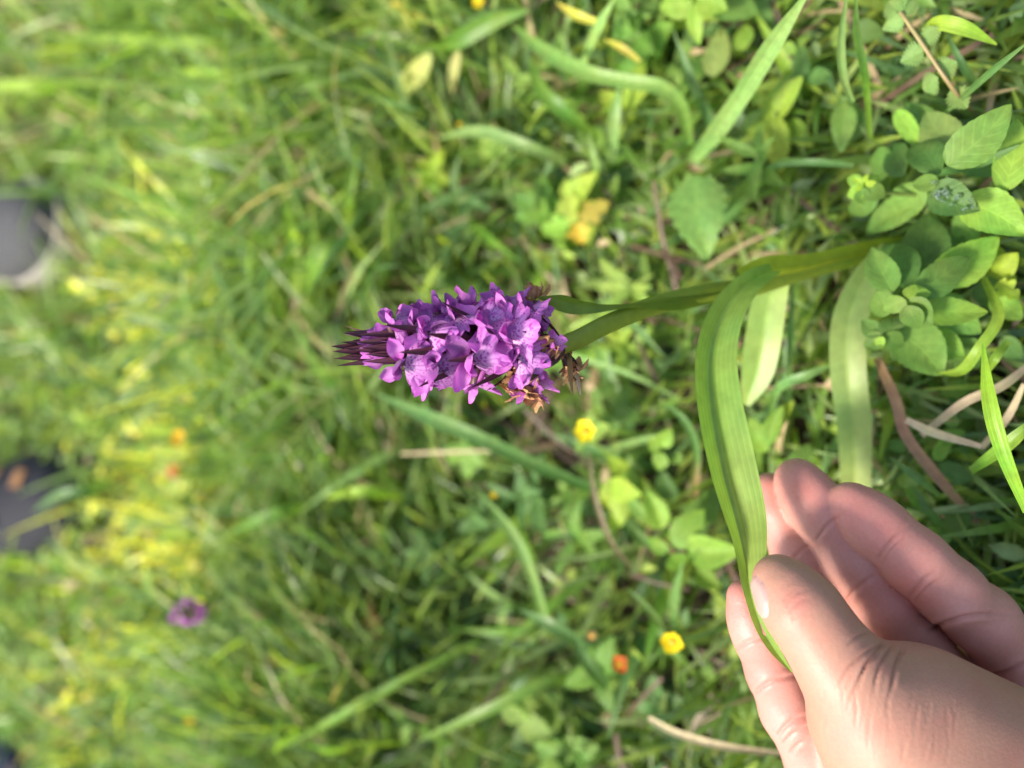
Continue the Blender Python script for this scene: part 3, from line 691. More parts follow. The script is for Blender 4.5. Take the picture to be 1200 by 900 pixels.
    # finger joint creases
    for a, b, bw, wd, dp in [((1029, 656), (1072, 612), -5, 2.6, .0005), ((1034, 660), (1066, 628), -4, 2.0, .0003), ((1066, 700), (1112, 662), -6, 2.8, .0005), ((1072, 706), (1105, 678), -4, 2.2, .0003), ((1088, 738), (1200, 722), -9, 3.2, .0009), ((1150, 792), (1215, 768), 5, 3.2, .0008),
                             ((957, 634), (994, 600), -5, 2.6, .0005), ((992, 706), (1032, 672), -5, 3.0, .0007), ((925, 664), (955, 634), -4, 2.6, .0004),
                             ((862, 760), (915, 748), -5, 2.8, .0005), ((884, 812), (940, 792), -6, 3.2, .0006), ((912, 862), (950, 838), -6, 3.0, .0006), ((918, 872), (955, 850), -5, 2.6, .0005), ((925, 884), (958, 862), -4, 2.6, .0005)]:
        crease(arc(a, b, bw), wd, dp * 1.1, .30, onF)
    rr_ = random.Random(3)
    for k_ in range(34):           # fine skin lines over the thumb root
        x0 = rr_.uniform(965, 1140); y0 = rr_.uniform(790, 850) + (x0 - 965) * .12; ln = rr_.uniform(25, 60)
        crease(arc((x0, y0), (x0 - rr_.uniform(-4, 14), y0 + ln), rr_.uniform(-3, 3)), rr_.uniform(1.6, 2.4), .00010, .05, onT)
    V2 = V + N * disp[:, None]
    red = np.zeros(len(V))
    for cx, cy, r in [(945, 575, 32), (1000, 600, 34), (868, 705, 30), (905, 590, 30), (1035, 625, 30), (880, 790, 30), (1060, 690, 40)]:
        red = np.maximum(red, np.exp(-((PX - cx) ** 2 + (PY - cy) ** 2) / r ** 2) * .6 * onF)
    red = np.maximum(red, np.exp(-((PX - 936) ** 2 + (PY - 706) ** 2) / 16 ** 2) * .5)
    W = np.array(CAM) + V2[:, :1] * np.array(RIGHT) + V2[:, 1:2] * -np.array(UPI) + V2[:, 2:] * np.array(FWD)
    return W, F, np.c_[tanm, cre, red]
HW, HF, HC = build_hand()
hand = obj('hand', mesh('hand', HW, HF, M_skin, HC))
tag(hand, 'bare left hand, palm up, pinching the long orchid leaf between thumb and index finger', 'hand')
bvh = BVHTree.FromPolygons([tuple(v) for v in HW], [tuple(int(i) for i in f) for f in HF])
# thumbnail: a curved plate fitted to the thumb's side
ta = (P(938, 712, .2265) - P(909, 676, .2318)).normalized()
nd = (-RIGHT * .80 - UPI * .45 - FWD * .38); nd = (nd - nd.dot(ta) * ta).normalized(); sd_ = ta.cross(nd)
nc = P(915, 684, .2302); V = []; NU, NV = 13, 13
for i in range(NU):
    for j in range(NV):
        a, b = -1 + 2 * i / (NU - 1), -1 + 2 * j / (NV - 1)
        ra, rb = a * math.sqrt(1 - b * b / 2), b * math.sqrt(1 - a * a / 2)
        o = nc + ta * (ra * .0062) + sd_ * (rb * .0048) + nd * .03
        hit = bvh.ray_cast(o, -nd, .05)
        pnt = hit[0] if hit[0] else o - nd * .03
        edge = max(abs(ra), abs(rb)); V.append(pnt + nd * (.0008 if math.hypot(ra, rb) < .9 else -.0004))
obj('thumbnail', mesh('thumbnail', [tuple(v) for v in V], grid_faces(NU, NV), M_nail), hand)

# ================================================================== PLANTS PICKED OUT IN THE PHOTO
def oleaf(name, k, W=.62, serr=0, cup=.25, curl=-.12, nu=15, nv=9, tip=1.0, col=(.12, .2, .04), mat=None, lobes=0, rnd=.8):
    r = random.Random(k); V = []; UV = []; ph = r.uniform(0, 6); bend = r.uniform(-.06, .06)
    for i in range(nu):
        t = i / (nu - 1)
        wd = W / 2 * (max(0, math.sin(math.pi * min(1, t ** rnd * .98 + .02))) ** .75 * (1 - .18 * t ** tip) + .015)
        if serr: wd *= 1 + serr * (abs(math.sin(t * 3.1416 * 8)) - .5)
        if lobes: wd *= 1 - lobes * abs(math.sin(t * 3.1416 * 2.5)) ** 4
        for j in range(nv):
            u = -1 + 2 * j / (nv - 1)
            vein = .012 * math.sin(t * 40 - abs(u) * 11) * (1 - abs(u)) * abs(u) * 2
            V.append((u * wd + bend * math.sin(t * 3.14), t + (.04 * abs(u) * serr * 4), cup * abs(u) ** 1.2 * wd + curl * t * t + vein + .02 * math.sin(5 * t + 4 * u + ph) * abs(u)))
            UV.append((u, t))
    return mesh(name, V, grid_faces(nu, nv), mat or M_herb, np.array(col), UV)
HL = {}
def hleaf(kind, col):
    key = (kind, tuple(col))
    if key not in HL:
        kw = dict(mint=dict(W=.62, cup=.22, curl=-.15), round=dict(W=.92, serr=.22, cup=.18, curl=-.12, nu=33, rnd=.62), lance=dict(W=.30, cup=.35, curl=-.2), oval=dict(W=.5, cup=.3, curl=-.1), maple=dict(W=.95, lobes=.5, cup=.2, nu=25), burnet=dict(W=.85, serr=.55, cup=.15, nu=33, rnd=.7))[kind]
        HL[key] = []
        for q in range(4):
            k2 = dict(kw); k2['curl'] = kw.get('curl', -.12) * (.3 + .8 * q); k2['cup'] = kw.get('cup', .2) * (1.6 - .35 * q); k2['rnd'] = kw.get('rnd', .8) * (.9 + .09 * q)
            if kind == 'mint': k2['serr'] = .05; k2['nu'] = 27
            HL[key].append(oleaf('leaf', len(HL) * 7 + q, col=col, **k2))
    return random.choice(HL[key])
def leaf_at(parent, kind, col, b, t, wpx, nrm=None, name='leaf'):
    """b, t: base and tip as (x, y, height)"""
    B, T_ = Hh(*b), Hh(*t); y = T_ - B; L = y.length
    nrm = Vector(nrm) if nrm is not None else (CAM - B).normalized() + Vector((random.uniform(-.5, .5), random.uniform(-.3, .5), .7))
    yn = y.normalized(); z = (nrm - nrm.dot(yn) * yn).normalized(); x = yn.cross(z)
    me = hleaf(kind, col); base_w = dict(mint=.62, round=.92, lance=.30, oval=.5, maple=.95, burnet=.85)[kind]
    sx = pxm(wpx * random.uniform(.82, 1.08), B) / base_w
    mw = Matrix.Translation(B) @ Matrix((x, yn, z)).transposed().to_4x4() @ Matrix.Diagonal((sx, L, (sx + L) / 2, 1))
    return obj(name, me, parent, mw)
def stemline(parent, pts, wpx, col, name='stem'):
    w_ = [Hh(*p) for p in pts]
    return tube(name, w_, [max(.0004, pxm(wpx / 2, q)) for q in w_], M_stem, col, 12, 6, parent)
def plant(name, label, cat, base, stems, leaves, col, group=None, scol=(.10, .15, .03), sw=5):
    o = empty(name, Hh(*base)); tag(o, label, cat, group)
    for st in stems: stemline(o, [base] + st, sw, scol)
    for lf_ in leaves:
        kind, cc = lf_[0], lf_[4] if len(lf_) > 4 and lf_[4] else col
        leaf_at(o, kind, cc, lf_[1], lf_[2], lf_[3])
    return o
MG = (.105, .185, .036); MD = (.08, .15, .034); ML = (.155, .26, .036); MY = (.22, .29, .025)
plant('mint_plant', 'leafy mint sprig with paired oval leaves growing over the orchid stem base', 'plant', (1085, 350, .0),
      [[(1080, 352, .035), (1062, 355, .072)], [(1070, 380, .04), (1035, 392, .066)]],
      [('mint', (1046, 342, .070), (1022, 288, .064), 44), ('mint', (1050, 350, .070), (1012, 362, .066), 34, MG), ('mint', (1066, 340, .068), (1046, 268, .056), 44, MD), ('mint', (1082, 330, .052), (1088, 240, .046), 60, MD),
       ('mint', (1070, 348, .070), (1143, 300, .066), 44), ('mint', (1090, 330, .056), (1174, 278, .054), 50, ML), ('mint', (1078, 362, .062), (1158, 366, .056), 40, ML), ('mint', (1050, 388, .060), (1106, 440, .048), 58, MG),
       ('mint', (1060, 352, .074), (1092, 382, .070), 34), ('mint', (1062, 352, .076), (1034, 366, .074), 26), ('mint', (1062, 358, .076), (1076, 388, .073), 28), ('mint', (1064, 350, .078), (1072, 332, .076), 16, ML),
       ('mint', (1034, 392, .068), (1008, 374, .066), 26, MD), ('mint', (1034, 392, .068), (1012, 406, .066), 22), ('mint', (1036, 392, .068), (1060, 408, .064), 26), ('mint', (1034, 390, .070), (1042, 370, .068), 20, MD), ('mint', (1034, 394, .070), (1030, 410, .068), 14, ML),
       ('mint', (1090, 390, .045), (1130, 420, .040), 40, ML), ('mint', (1070, 370, .050), (1046, 424, .040), 40, MD), ('mint', (1100, 345, .050), (1150, 395, .040), 46, MG), ('mint', (1095, 320, .045), (1130, 268, .040), 44, MD), ('mint', (1060, 320, .05), (1012, 280, .04), 40, MD),
       ('mint', (1062, 350, .072), (1090, 342, .072), 24, ML), ('mint', (1110, 400, .035), (1160, 436, .03), 44, MG), ('mint', (1140, 350, .035), (1190, 330, .03), 40, MD)], MG)
mb = plant('mint_plant', 'wet leafy mint sprig with one leaf covered in water drops', 'plant', (1130, 235, .0),
      [[(1120, 225, .04), (1110, 208, .068)], [(1125, 230, .035), (1060, 228, .05), (1020, 222, .065)]],
      [('mint', (1110, 194, .070), (1184, 122, .074), 62), ('mint', (1090, 222, .068), (1148, 246, .068), 46, MD), ('mint', (1126, 236, .058), (1204, 272, .058), 52, ML), ('mint', (1176, 225, .055), (1192, 138, .06), 44, ML),
       ('mint', (1100, 205, .066), (1060, 150, .054), 42, MD), ('mint', (1060, 205, .050), (1030, 165, .044), 38, MD), ('mint', (1075, 240, .045), (1008, 272, .034), 40, MG), ('mint', (1030, 230, .050), (985, 250, .045), 30, MG), ('mint', (1050, 130, .040), (1078, 176, .045), 26, ML),
       ('mint', (1100, 212, .070), (1068, 215, .064), 24, MG), ('mint', (1120, 175, .05), (1085, 130, .046), 46, (.11, .16, .04)), ('mint', (1000, 165, .02), (985, 112, .03), 38, MD), ('mint', (1150, 290, .03), (1190, 330, .03), 36, MY), ('mint', (1080, 215, .05), (1052, 262, .04), 42, MG), ('mint', (1130, 205, .045), (1165, 170, .04), 50, MD), ('mint', (1050, 190, .04), (1010, 190, .035), 38, MG), ('mint', (1120, 250, .04), (1150, 285, .035), 44, MG), ('mint', (1105, 180, .04), (1060, 120, .03), 44, MD)], MG)
for k in range(26):               # drops beading on the dark leaf
    t, u = random.random(), random.uniform(-.7, .7)
    c = Hh(1092 + 50 * t + 4 * u, 223 + 20 * t + u * 16, .0705); rr = random.uniform(.0004, .0011)
    V = []; 
    for i in range(5):
        for j in range(8):
            a, b = i / 4 * math.pi, j / 8 * 2 * math.pi; V.append(c + Vector((math.sin(a) * math.cos(b), math.sin(a) * math.sin(b), math.cos(a) * .7)) * rr)
    F = [(i * 8 + j, i * 8 + (j + 1) % 8, (i + 1) * 8 + (j + 1) % 8, (i + 1) * 8 + j) for i in range(4) for j in range(8)]
    obj('water_drop', mesh('water_drop', [tuple(v) for v in V], F, M_water), mb)
bc = plant('spurge_tip', 'yellow-green leafy shoot tip with tiny buds beside the wet mint', 'plant', (1022, 232, .02), [[(1016, 224, .06)]],
      [('mint', (1012, 218, .068), (990, 210, .068), 22, ML), ('mint', (1012, 218, .068), (992, 232, .066), 20, ML), ('mint', (1014, 220, .068), (1036, 232, .066), 24, MG), ('mint', (1014, 218, .068), (1030, 202, .066), 20, ML), ('mint', (1010, 220, .069), (1014, 242, .064), 20, MG),
       ('oval', (1010, 216, .073), (1000, 208, .074), 9, MY), ('oval', (1012, 214, .073), (1016, 204, .074), 9, MY), ('oval', (1014, 216, .073), (1026, 214, .074), 9, MY), ('oval', (1010, 218, .073), (1002, 224, .074), 8, MY)], MG)
# salad burnet sprig
bu = [('burnet', a, b, w_) for a, b, w_ in [((1057, 17, .071), (1040, 0, .070), 24), ((1058, 17, .071), (1072, -4, .070), 24), ((1060, 20, .071), (1036, 34, .070), 22), ((1080, 48, .068), (1102, 34, .068), 25), ((1084, 58, .067), (1057, 72, .066), 28), ((1098, 86, .065), (1120, 74, .064), 28), ((1100, 90, .064), (1080, 104, .062), 26), ((1115, 102, .06), (1132, 126, .056), 24)]]
plant('burnet_sprig', 'burnet sprig with toothed round leaflets along a tan stalk', 'plant', (1140, 130, .03), [[(1118, 106, .062), (1085, 58, .069), (1055, 14, .072)]], bu, (.17, .26, .07), scol=(.22, .17, .07), sw=5)
plant('nettle_leaf_plant', 'single broad pale toothed leaf on a thin stalk above the orchid stem', 'plant', (850, 215, .0), [[(845, 215, .03), (832, 205, .05)]], [('round', (815, 205, .05), (828, 292, .054), 66, (.15, .26, .06)), ('round', (812, 240, .03), (806, 205, .035), 34, (.13, .22, .05))], ML)
plant('cranesbill_plant', 'lobed lime leaves turning yellow and orange behind the flower spike', 'plant', (690, 265, .0), [[(680, 250, .03)]],
      [('maple', (672, 262, .04), (660, 208, .042), 40, (.22, .27, .04)), ('maple', (680, 258, .04), (714, 236, .036), 34, (.28, .22, .04)), ('maple', (676, 262, .04), (684, 286, .036), 30, (.40, .26, .03)), ('maple', (668, 262, .04), (634, 270, .036), 36, ML), ('maple', (664, 258, .036), (636, 240, .03), 30, ML), ('oval', (660, 285, .03), (655, 300, .02), 20, ML)], ML)
plant('lime_herb', 'bright lime herb with pointed leaves in the turf beyond the spike', 'plant', (512, 205, .0), [[(510, 203, .04)]],
      [('mint', (508, 204, .045), (482, 190, .045), 24, MY), ('mint', (508, 204, .045), (514, 176, .05), 18, MY), ('mint', (508, 206, .045), (486, 218, .042), 24, MY), ('mint', (510, 206, .045), (526, 214, .042), 22, MY), ('mint', (508, 208, .044), (506, 230, .04), 20, ML)], MY)
plant('lime_rosette', 'bright lime rosette of pointed leaves beside a pale broad grass blade', 'plant', (815, 8, .0), [[(815, 6, .04)]],
      [('mint', (812, 4, .05), (772, 10, .05), 34, ML), ('mint', (814, 6, .052), (818, 50, .05), 22, ML), ('mint', (816, 0, .052), (850, 10, .05), 40, ML), ('mint', (812, -4, .052), (796, -30, .05), 34, ML), ('mint', (826, 0, .04), (880, 8, .04), 36, MG), ('mint', (836, 90, .03), (842, 30, .035), 40, (.16, .20, .05)), ('mint', (870, 60, .03), (866, 26, .03), 26, ML)], ML)
plant('yellowing_herb', 'upright herb with pale yellowing lance leaves in the far turf', 'plant', (590, 20, .0), [[(560, 35, .03), (520, 52, .05), (500, 62, .055)]],
      [('oval', (505, 64, .056), (456, 120, .05), 26, (.34, .36, .10)), ('oval', (538, 58, .05), (524, 112, .04), 16, (.34, .32, .12)), ('oval', (478, 12, .04), (476, 50, .035), 18, (.30, .33, .06)), ('lance', (444, -2, .05), (506, 20, .05), 12, (.45, .38, .06))], ML)
plant('oval_leaf_herb', 'light green herb with blunt oval leaves and purple-tinged stem beside the index finger', 'plant', (800, 668, .0), [[(795, 655, .03), (775, 630, .04)], [(800, 640, .03), (770, 600, .035)]],
      [('oval', (790, 640, .045), (822, 600, .046), 36, ML), ('oval', (805, 640, .044), (870, 645, .044), 40, ML), ('oval', (785, 645, .045), (755, 632, .046), 22, ML), ('oval', (786, 650, .044), (800, 672, .04), 30, ML), ('oval', (775, 620, .04), (758, 574, .042), 28, ML), ('oval', (762, 608, .036), (732, 578, .04), 18, MG), ('oval', (790, 590, .02), (774, 552, .03), 24, MD),
       ('oval', (800, 620, .03), (842, 576, .03), 34, MG), ('oval', (815, 665, .036), (845, 690, .03), 28, ML), ('oval', (760, 640, .03), (732, 612, .03), 14, MD)], ML, scol=(.16, .08, .06))
plant('clover_plant', 'small clover with rounded leaflets and an orange-tipped bud', 'plant', (785, 540, .0), [[(778, 532, .04)]],
      [('mint', (776, 524, .045), (786, 504, .046), 24, ML), ('mint', (774, 526, .045), (758, 516, .046), 22, ML), ('mint', (775, 530, .045), (770, 552, .044), 24, ML), ('mint', (790, 530, .04), (798, 546, .036), 18, MG)], ML)
plant('clover_plant', 'cluster of small blunt clover leaflets between the spent flowers and the keeled leaf', 'plant', (725, 490, .0), [[(722, 484, .03)], [(706, 470, .03)]],
      [('mint', (722, 484, .036), (744, 492, .036), 26, MG), ('mint', (720, 482, .036), (732, 462, .036), 24, MG), ('mint', (718, 484, .036), (722, 506, .034), 24, MG), ('mint', (706, 468, .034), (690, 460, .036), 22, MG), ('mint', (706, 468, .034), (716, 448, .034), 22, MG), ('mint', (704, 472, .034), (696, 488, .03), 20, MG), ('mint', (700, 400, .02), (708, 436, .02), 34, ML)], MG)
plant('pale_shoot', 'pale yellow-green folded shoot between orchid leaves and ring fingertip', 'plant', (915, 520, .0), [[(905, 505, .03)]],
      [('oval', (900, 520, .035), (916, 476, .04), 26, ML), ('oval', (896, 530, .03), (882, 496, .04), 30, ML), ('oval', (910, 500, .03), (930, 470, .035), 22, MY), ('oval', (920, 560, .03), (945, 520, .03), 26, MG)], ML)
plant('small_herb', 'low dark green leaflets tucked beneath the little finger', 'plant', (1105, 545, .0), [[(1100, 535, .02)]],
      [('oval', (1100, 545, .03), (1140, 562, .03), 26, MD), ('oval', (1096, 540, .03), (1116, 510, .03), 20, ML), ('oval', (1060, 530, .03), (1040, 515, .03), 22, MD), ('oval', (1065, 570, .03), (1088, 606, .03), 24, ML), ('oval', (1110, 620, .03), (1135, 600, .03), 26, MG), ('oval', (1100, 520, .03), (1130, 505, .03), 20, ML), ('oval', (1120, 500, .03), (1110, 480, .03), 18, MG)], MG)
plant('small_herb', 'rounded grey-green leaves in shade behind the thin upright blades', 'plant', (950, 130, .0), [[(945, 120, .02)]],
      [('mint', (940, 95, .03), (938, 46, .035), 22, MD), ('mint', (945, 90, .03), (975, 88, .03), 24, MD), ('mint', (940, 95, .03), (910, 112, .03), 34, MD), ('mint', (990, 120, .03), (985, 172, .034), 36, MG), ('mint', (920, 50, .03), (930, 62, .03), 18, ML), ('mint', (925, 140, .02), (918, 160, .02), 20, ML), ('mint', (1000, 30, .03), (1030, 40, .03), 30, MD)], MD)
plant('small_herb', 'lime leaves and curled brown base at the edge by the straw', 'plant', (1185, 360, .0), [[(1180, 350, .03)]],
      [('oval', (1165, 320, .035), (1190, 300, .04), 30, MY), ('oval', (1160, 350, .035), (1200, 375, .03), 34, ML), ('oval', (1130, 400, .025), (1110, 405, .03), 34, MG), ('oval', (1175, 395, .03), (1200, 420, .03), 26, MD), ('maple', (1170, 330, .04), (1195, 350, .04), 26, MY)], ML)

plant('yellow_green_plant', 'yellow-green leafy plant beside the far small orchid', 'plant', (205, 775, .0), [[(200, 760, .04)], [(195, 790, .03)]],
      [('lance', (205, 738, .06), (122, 754, .06), 26, MY), ('lance', (200, 745, .055), (142, 776, .05), 20, MY), ('lance', (195, 735, .05), (208, 770, .05), 24, MY), ('oval', (205, 780, .04), (150, 792, .045), 24, MY), ('lance', (200, 770, .05), (196, 815, .04), 20, MY), ('lance', (170, 820, .04), (120, 838, .04), 18, ML)], MY)
plant('yellow_green_plant', 'yellow-green leafy plant in the yellowest patch of turf', 'plant', (230, 600, .0), [[(220, 590, .05)], [(215, 540, .05)]],
      [('lance', (215, 510, .06), (160, 505, .06), 24, MY), ('lance', (222, 530, .06), (165, 530, .06), 26, (.27, .32, .04)), ('oval', (225, 565, .06), (185, 580, .06), 24, (.27, .32, .05)), ('lance', (220, 600, .06), (160, 590, .055), 24, (.27, .31, .05)), ('oval', (225, 630, .05), (180, 625, .055), 26, MY), ('lance', (215, 640, .05), (150, 655, .05), 18, (.46, .42, .04)), ('lance', (235, 660, .05), (190, 672, .05), 22, (.38, .36, .08)), ('oval', (240, 490, .05), (195, 482, .05), 22, MY), ('lance', (250, 545, .04), (240, 500, .05), 20, ML)], MY)
# ---- single broad blades traced from the photo: points (x, y, height), width px, colour, label
BG, BL, BP, BT, BY, BSt, BBr = (.11, .21, .025), (.19, .29, .03), (.18, .28, .075), (.10, .19, .05), (.42, .38, .05), (.44, .35, .20), (.36, .21, .11)
BLADES = [
 ([(950, -14, .10), (905, 52, .085), (868, 112, .065), (838, 155, .05), (812, 188, .03)], 23, BP, 'wide pale ribbed grass blade slanting beside the lime rosette'),
 ([(993, -14, .085), (985, 50, .082), (988, 92, .076), (999, 120, .068)], 11, BP, 'pale thin grass blade hooked at its end next to the burnet sprig'),
 ([(1003, -10, .08), (1004, 40, .072), (1014, 92, .06), (1020, 165, .03)], 9, BG, 'thin dark green blade rising behind the hooked pale one'),
 ([(1168, 52, .058), (1130, 33, .068), (1100, 27, .068), (1084, 38, .06)], 17, BL, 'short lime blade arched over the burnet stalk'),
 ([(600, 30, .05), (640, 62, .06), (690, 86, .06), (735, 96, .055), (775, 103, .05), (798, 128, .04), (808, 170, .02)], 18, (.15, .25, .05), 'long pale blade bending over in a wide arch in the turf'),
 ([(620, 66, .05), (634, 105, .055), (662, 132, .05), (700, 162, .03)], 17, BG, 'saturated green blade bowing under the wide arched blade'),
 ([(726, 100, .05), (720, 140, .045), (717, 190, .03)], 15, BP, 'short pale blade hanging off the arched blade'),
 ([(690, 155, .05), (696, 190, .045), (705, 226, .02)], 9, BP, 'narrow pale blade standing below the bowing green one'),
 ([(652, 3, .06), (675, 18, .06), (705, 28, .055)], 11, BY, 'short yellow dying blade near the lime rosette'),
 ([(708, 46, .055), (728, 56, .055), (750, 72, .05)], 9, BY, 'tiny yellow blade tip below the other yellow blade'),
 ([(722, -5, .07), (700, 34, .06), (676, 92, .03)], 12, BP, 'straight pale blade crossing under the yellow tips'),
 ([(515, 162, .05), (560, 154, .055), (620, 172, .05), (662, 192, .03)], 14, BP, 'pale blade curving towards the cranesbill leaves'),
 ([(620, 12, .06), (575, 26, .06), (535, 48, .06), (505, 62, .05)], 20, BG, 'broad green blade running along the yellowing herb'),
 ([(440, 462, .08), (500, 488, .085), (560, 513, .08), (620, 542, .06), (692, 572, .03)], 17, BT, 'long blue-green blade lying beneath the flower spike'),
 ([(470, 532, .05), (530, 530, .05), (590, 528, .045)], 4, BSt, 'thin straw stalk lying parallel to the blue-green blade'),
 ([(420, 170, .06), (410, 225, .06), (408, 275, .04)], 11, BL, 'bright upright blade above the spike tip'),
 ([(412, 284, .05), (382, 292, .065), (366, 318, .06), (358, 356, .03)], 24, BG, 'folded deep green blade beside a withered stalk'),
 ([(330, 215, .07), (342, 280, .065), (347, 345, .05)], 18, BL, 'lime blade standing on the withered stalk'),
 ([(345, 340, .05), (347, 395, .04), (362, 445, .02)], 9, BSt, 'withered tan stalk under the lime blade'),
 ([(780, 474, .055), (802, 494, .055), (816, 530, .045), (814, 585, .02)], 10, BT, 'green blade with a dry brown tip next to the clover bud'),
 ([(690, 528, .05), (697, 582, .05), (714, 632, .045), (738, 664, .03)], 7, (.22, .17, .10), 'dead greyish stalk drooping past the small yellow flower'),
 ([(560, 575, .06), (600, 625, .06), (625, 680, .05), (640, 730, .03)], 13, BP, 'pale blade slanting across the middle turf'),
 ([(610, 715, .055), (650, 735, .055), (690, 762, .04)], 17, BT, 'short wide blade lying near the orange petal'),
 ([(672, 745, .05), (690, 780, .05), (716, 812, .03)], 16, BT, 'blue-green blade pointing at the orange petal'),
 ([(735, 690, .05), (760, 715, .045), (780, 742, .03)], 9, BP, 'narrow blade leaning on the round yellow flower'),
 ([(330, 878, .06), (400, 838, .065), (470, 798, .06), (560, 752, .03)], 11, (.15, .25, .03), 'long green blade slanting through the lower turf'),
 ([(490, 868, .06), (560, 838, .065), (640, 800, .05), (700, 790, .02)], 13, (.12, .2, .03), 'broad soft blade parallel to the long slanting one'),
 ([(-20, 100, .07), (30, 100, .06), (90, 96, .03)], 16, BL, 'bright blade crossing in front of the bare patch'),
 ([(60, 42, .06), (150, 46, .065), (230, 50, .06), (296, 58, .03)], 15, BL, 'long bright horizontal blade in the far turf'),
 ([(205, 82, .06), (260, 90, .065), (330, 95, .03)], 17, BL, 'second long bright blade lying by the first'),
 ([(210, 190, .05), (240, 178, .055), (275, 162, .03)], 15, BL, 'short lime blade by the dark gap'),
 ([(380, 584, .05), (420, 576, .06), (472, 582, .03)], 14, BL, 'yellowish blade flat in the middle turf'),
 ([(268, 625, .06), (320, 604, .06), (372, 590, .03)], 17, BG, 'green blade leading to the yellowish flat blade'),
 ([(1152, 402, .085), (1160, 470, .09), (1176, 530, .088), (1204, 600, .08)], 17, (.16, .30, .02), 'bright green blade standing beside crossed straws'),
 ([(1215, 490, .07), (1180, 522, .068), (1138, 552, .058)], 17, (.17, .30, .03), 'cut-ended bright blade crossing behind the standing one'),
 ([(1100, 438, .05), (1128, 434, .055), (1148, 408, .06), (1170, 370, .055), (1152, 325, .04)], 13, BL, 'lime blade curled under the mint sprig'),
 ([(1140, 470, .04), (1162, 425, .06), (1182, 400, .055)], 12, BL, 'short lime blade next to the curled one'),
 ([(1028, 420, .04), (1050, 470, .045), (1062, 510, .045), (1100, 560, .04), (1146, 612, .02)], 13, BBr, 'brown withered blade running from the pale orchid leaf'),
 ([(1062, 492, .055), (1095, 507, .055), (1150, 523, .05)], 11, BSt, 'pale dry straw lying across the brown withered blade'),
 ([(1080, 510, .045), (1130, 472, .05), (1175, 452, .045), (1215, 420, .03)], 11, BSt, 'dry straw meeting the other straw at an angle'),
 ([(1150, 525, .03), (1180, 490, .04), (1200, 450, .04)], 9, BSt, 'thin dry straw behind the bright standing blade'),
 ([(1042, 536, .05), (1075, 560, .055), (1100, 580, .045)], 10, BT, 'blue-green blade in front of the brown withered blade'),
 ([(1070, 570, .045), (1090, 600, .045), (1128, 642, .02)], 10, BT, 'second blue-green blade pointing at the little finger'),
 ([(985, 424, .05), (945, 440, .055), (912, 455, .05), (902, 486, .03)], 11, BT, 'narrow blade arching between the two pale orchid leaves'),
 ([(930, 326, .05), (926, 385, .045), (924, 470, .02)], 8, BT, 'thin upright blade between the two pale orchid leaves'),
 ([(760, 842, .05), (795, 860, .05), (850, 875, .045), (920, 884, .03)], 9, BSt, 'pale straw stem lying behind the index finger'),
 ([(1195, 170, .06), (1150, 190, .055), (1090, 205, .04)], 13, BT, 'grey-green blade passing behind the big mint leaf'),
 ([(1210, 45, .08), (1160, 85, .07), (1110, 130, .05)], 9, BT, 'thin straight blade above the big mint leaf'),
 ([(1110, 40, .05), (1130, 80, .045), (1145, 100, .03)], 10, BT, 'short dark blade beneath the arched lime one'),
 ([(900, 195, .05), (950, 190, .055), (1000, 194, .05)], 9, BT, 'narrow blade pointing at the leafy shoot tip'),
 ([(780, 420, .03), (740, 380, .035), (700, 352, .03)], 9, BT, 'thin blade under the upper stem leaf'),
 ([(620, 395, .03), (680, 420, .035), (740, 440, .03), (800, 470, .02)], 6, BP, 'thread-like pale blade under the orchid stem'),
 ([(40, 600, .07), (70, 580, .075), (105, 575, .06), (130, 560, .03)], 12, BT, 'grey-green blade leaning over the charcoal shoe'),
]
for pts, wpx, col, lab in BLADES:
    pw = [Hh(*p) for p in pts]; n = len(pw)
    dry = col in (BSt, BBr)
    prof = [.75] + [1.0] * (n - 2) + [.55] if n > 2 else [1, .5]
    prof[0] = .55 if not dry else .9
    # blades end in a point at the free end (first point) unless dry or cut
    b_ = strap('straw' if dry else 'grass_blade', pw, [pxm(wpx * k, q) * (1 if i else (.25 if not dry and 'cut' not in lab else .8)) for i, (k, q) in enumerate(zip(prof, pw))],
               np.array(CAM - pw[n // 2]) / .3 + rng.normal(0, .18, 3), M_dry if dry else M_blade, col, .3, 26, 6, None, BBr if 'brown tip' in lab else None)
    # local origin at the blade's foot
    o0 = pw[-1]; b_.data.transform(Matrix.Translation(-o0)); b_.location = o0
    tag(b_, lab, 'straw' if dry else 'grass blade')

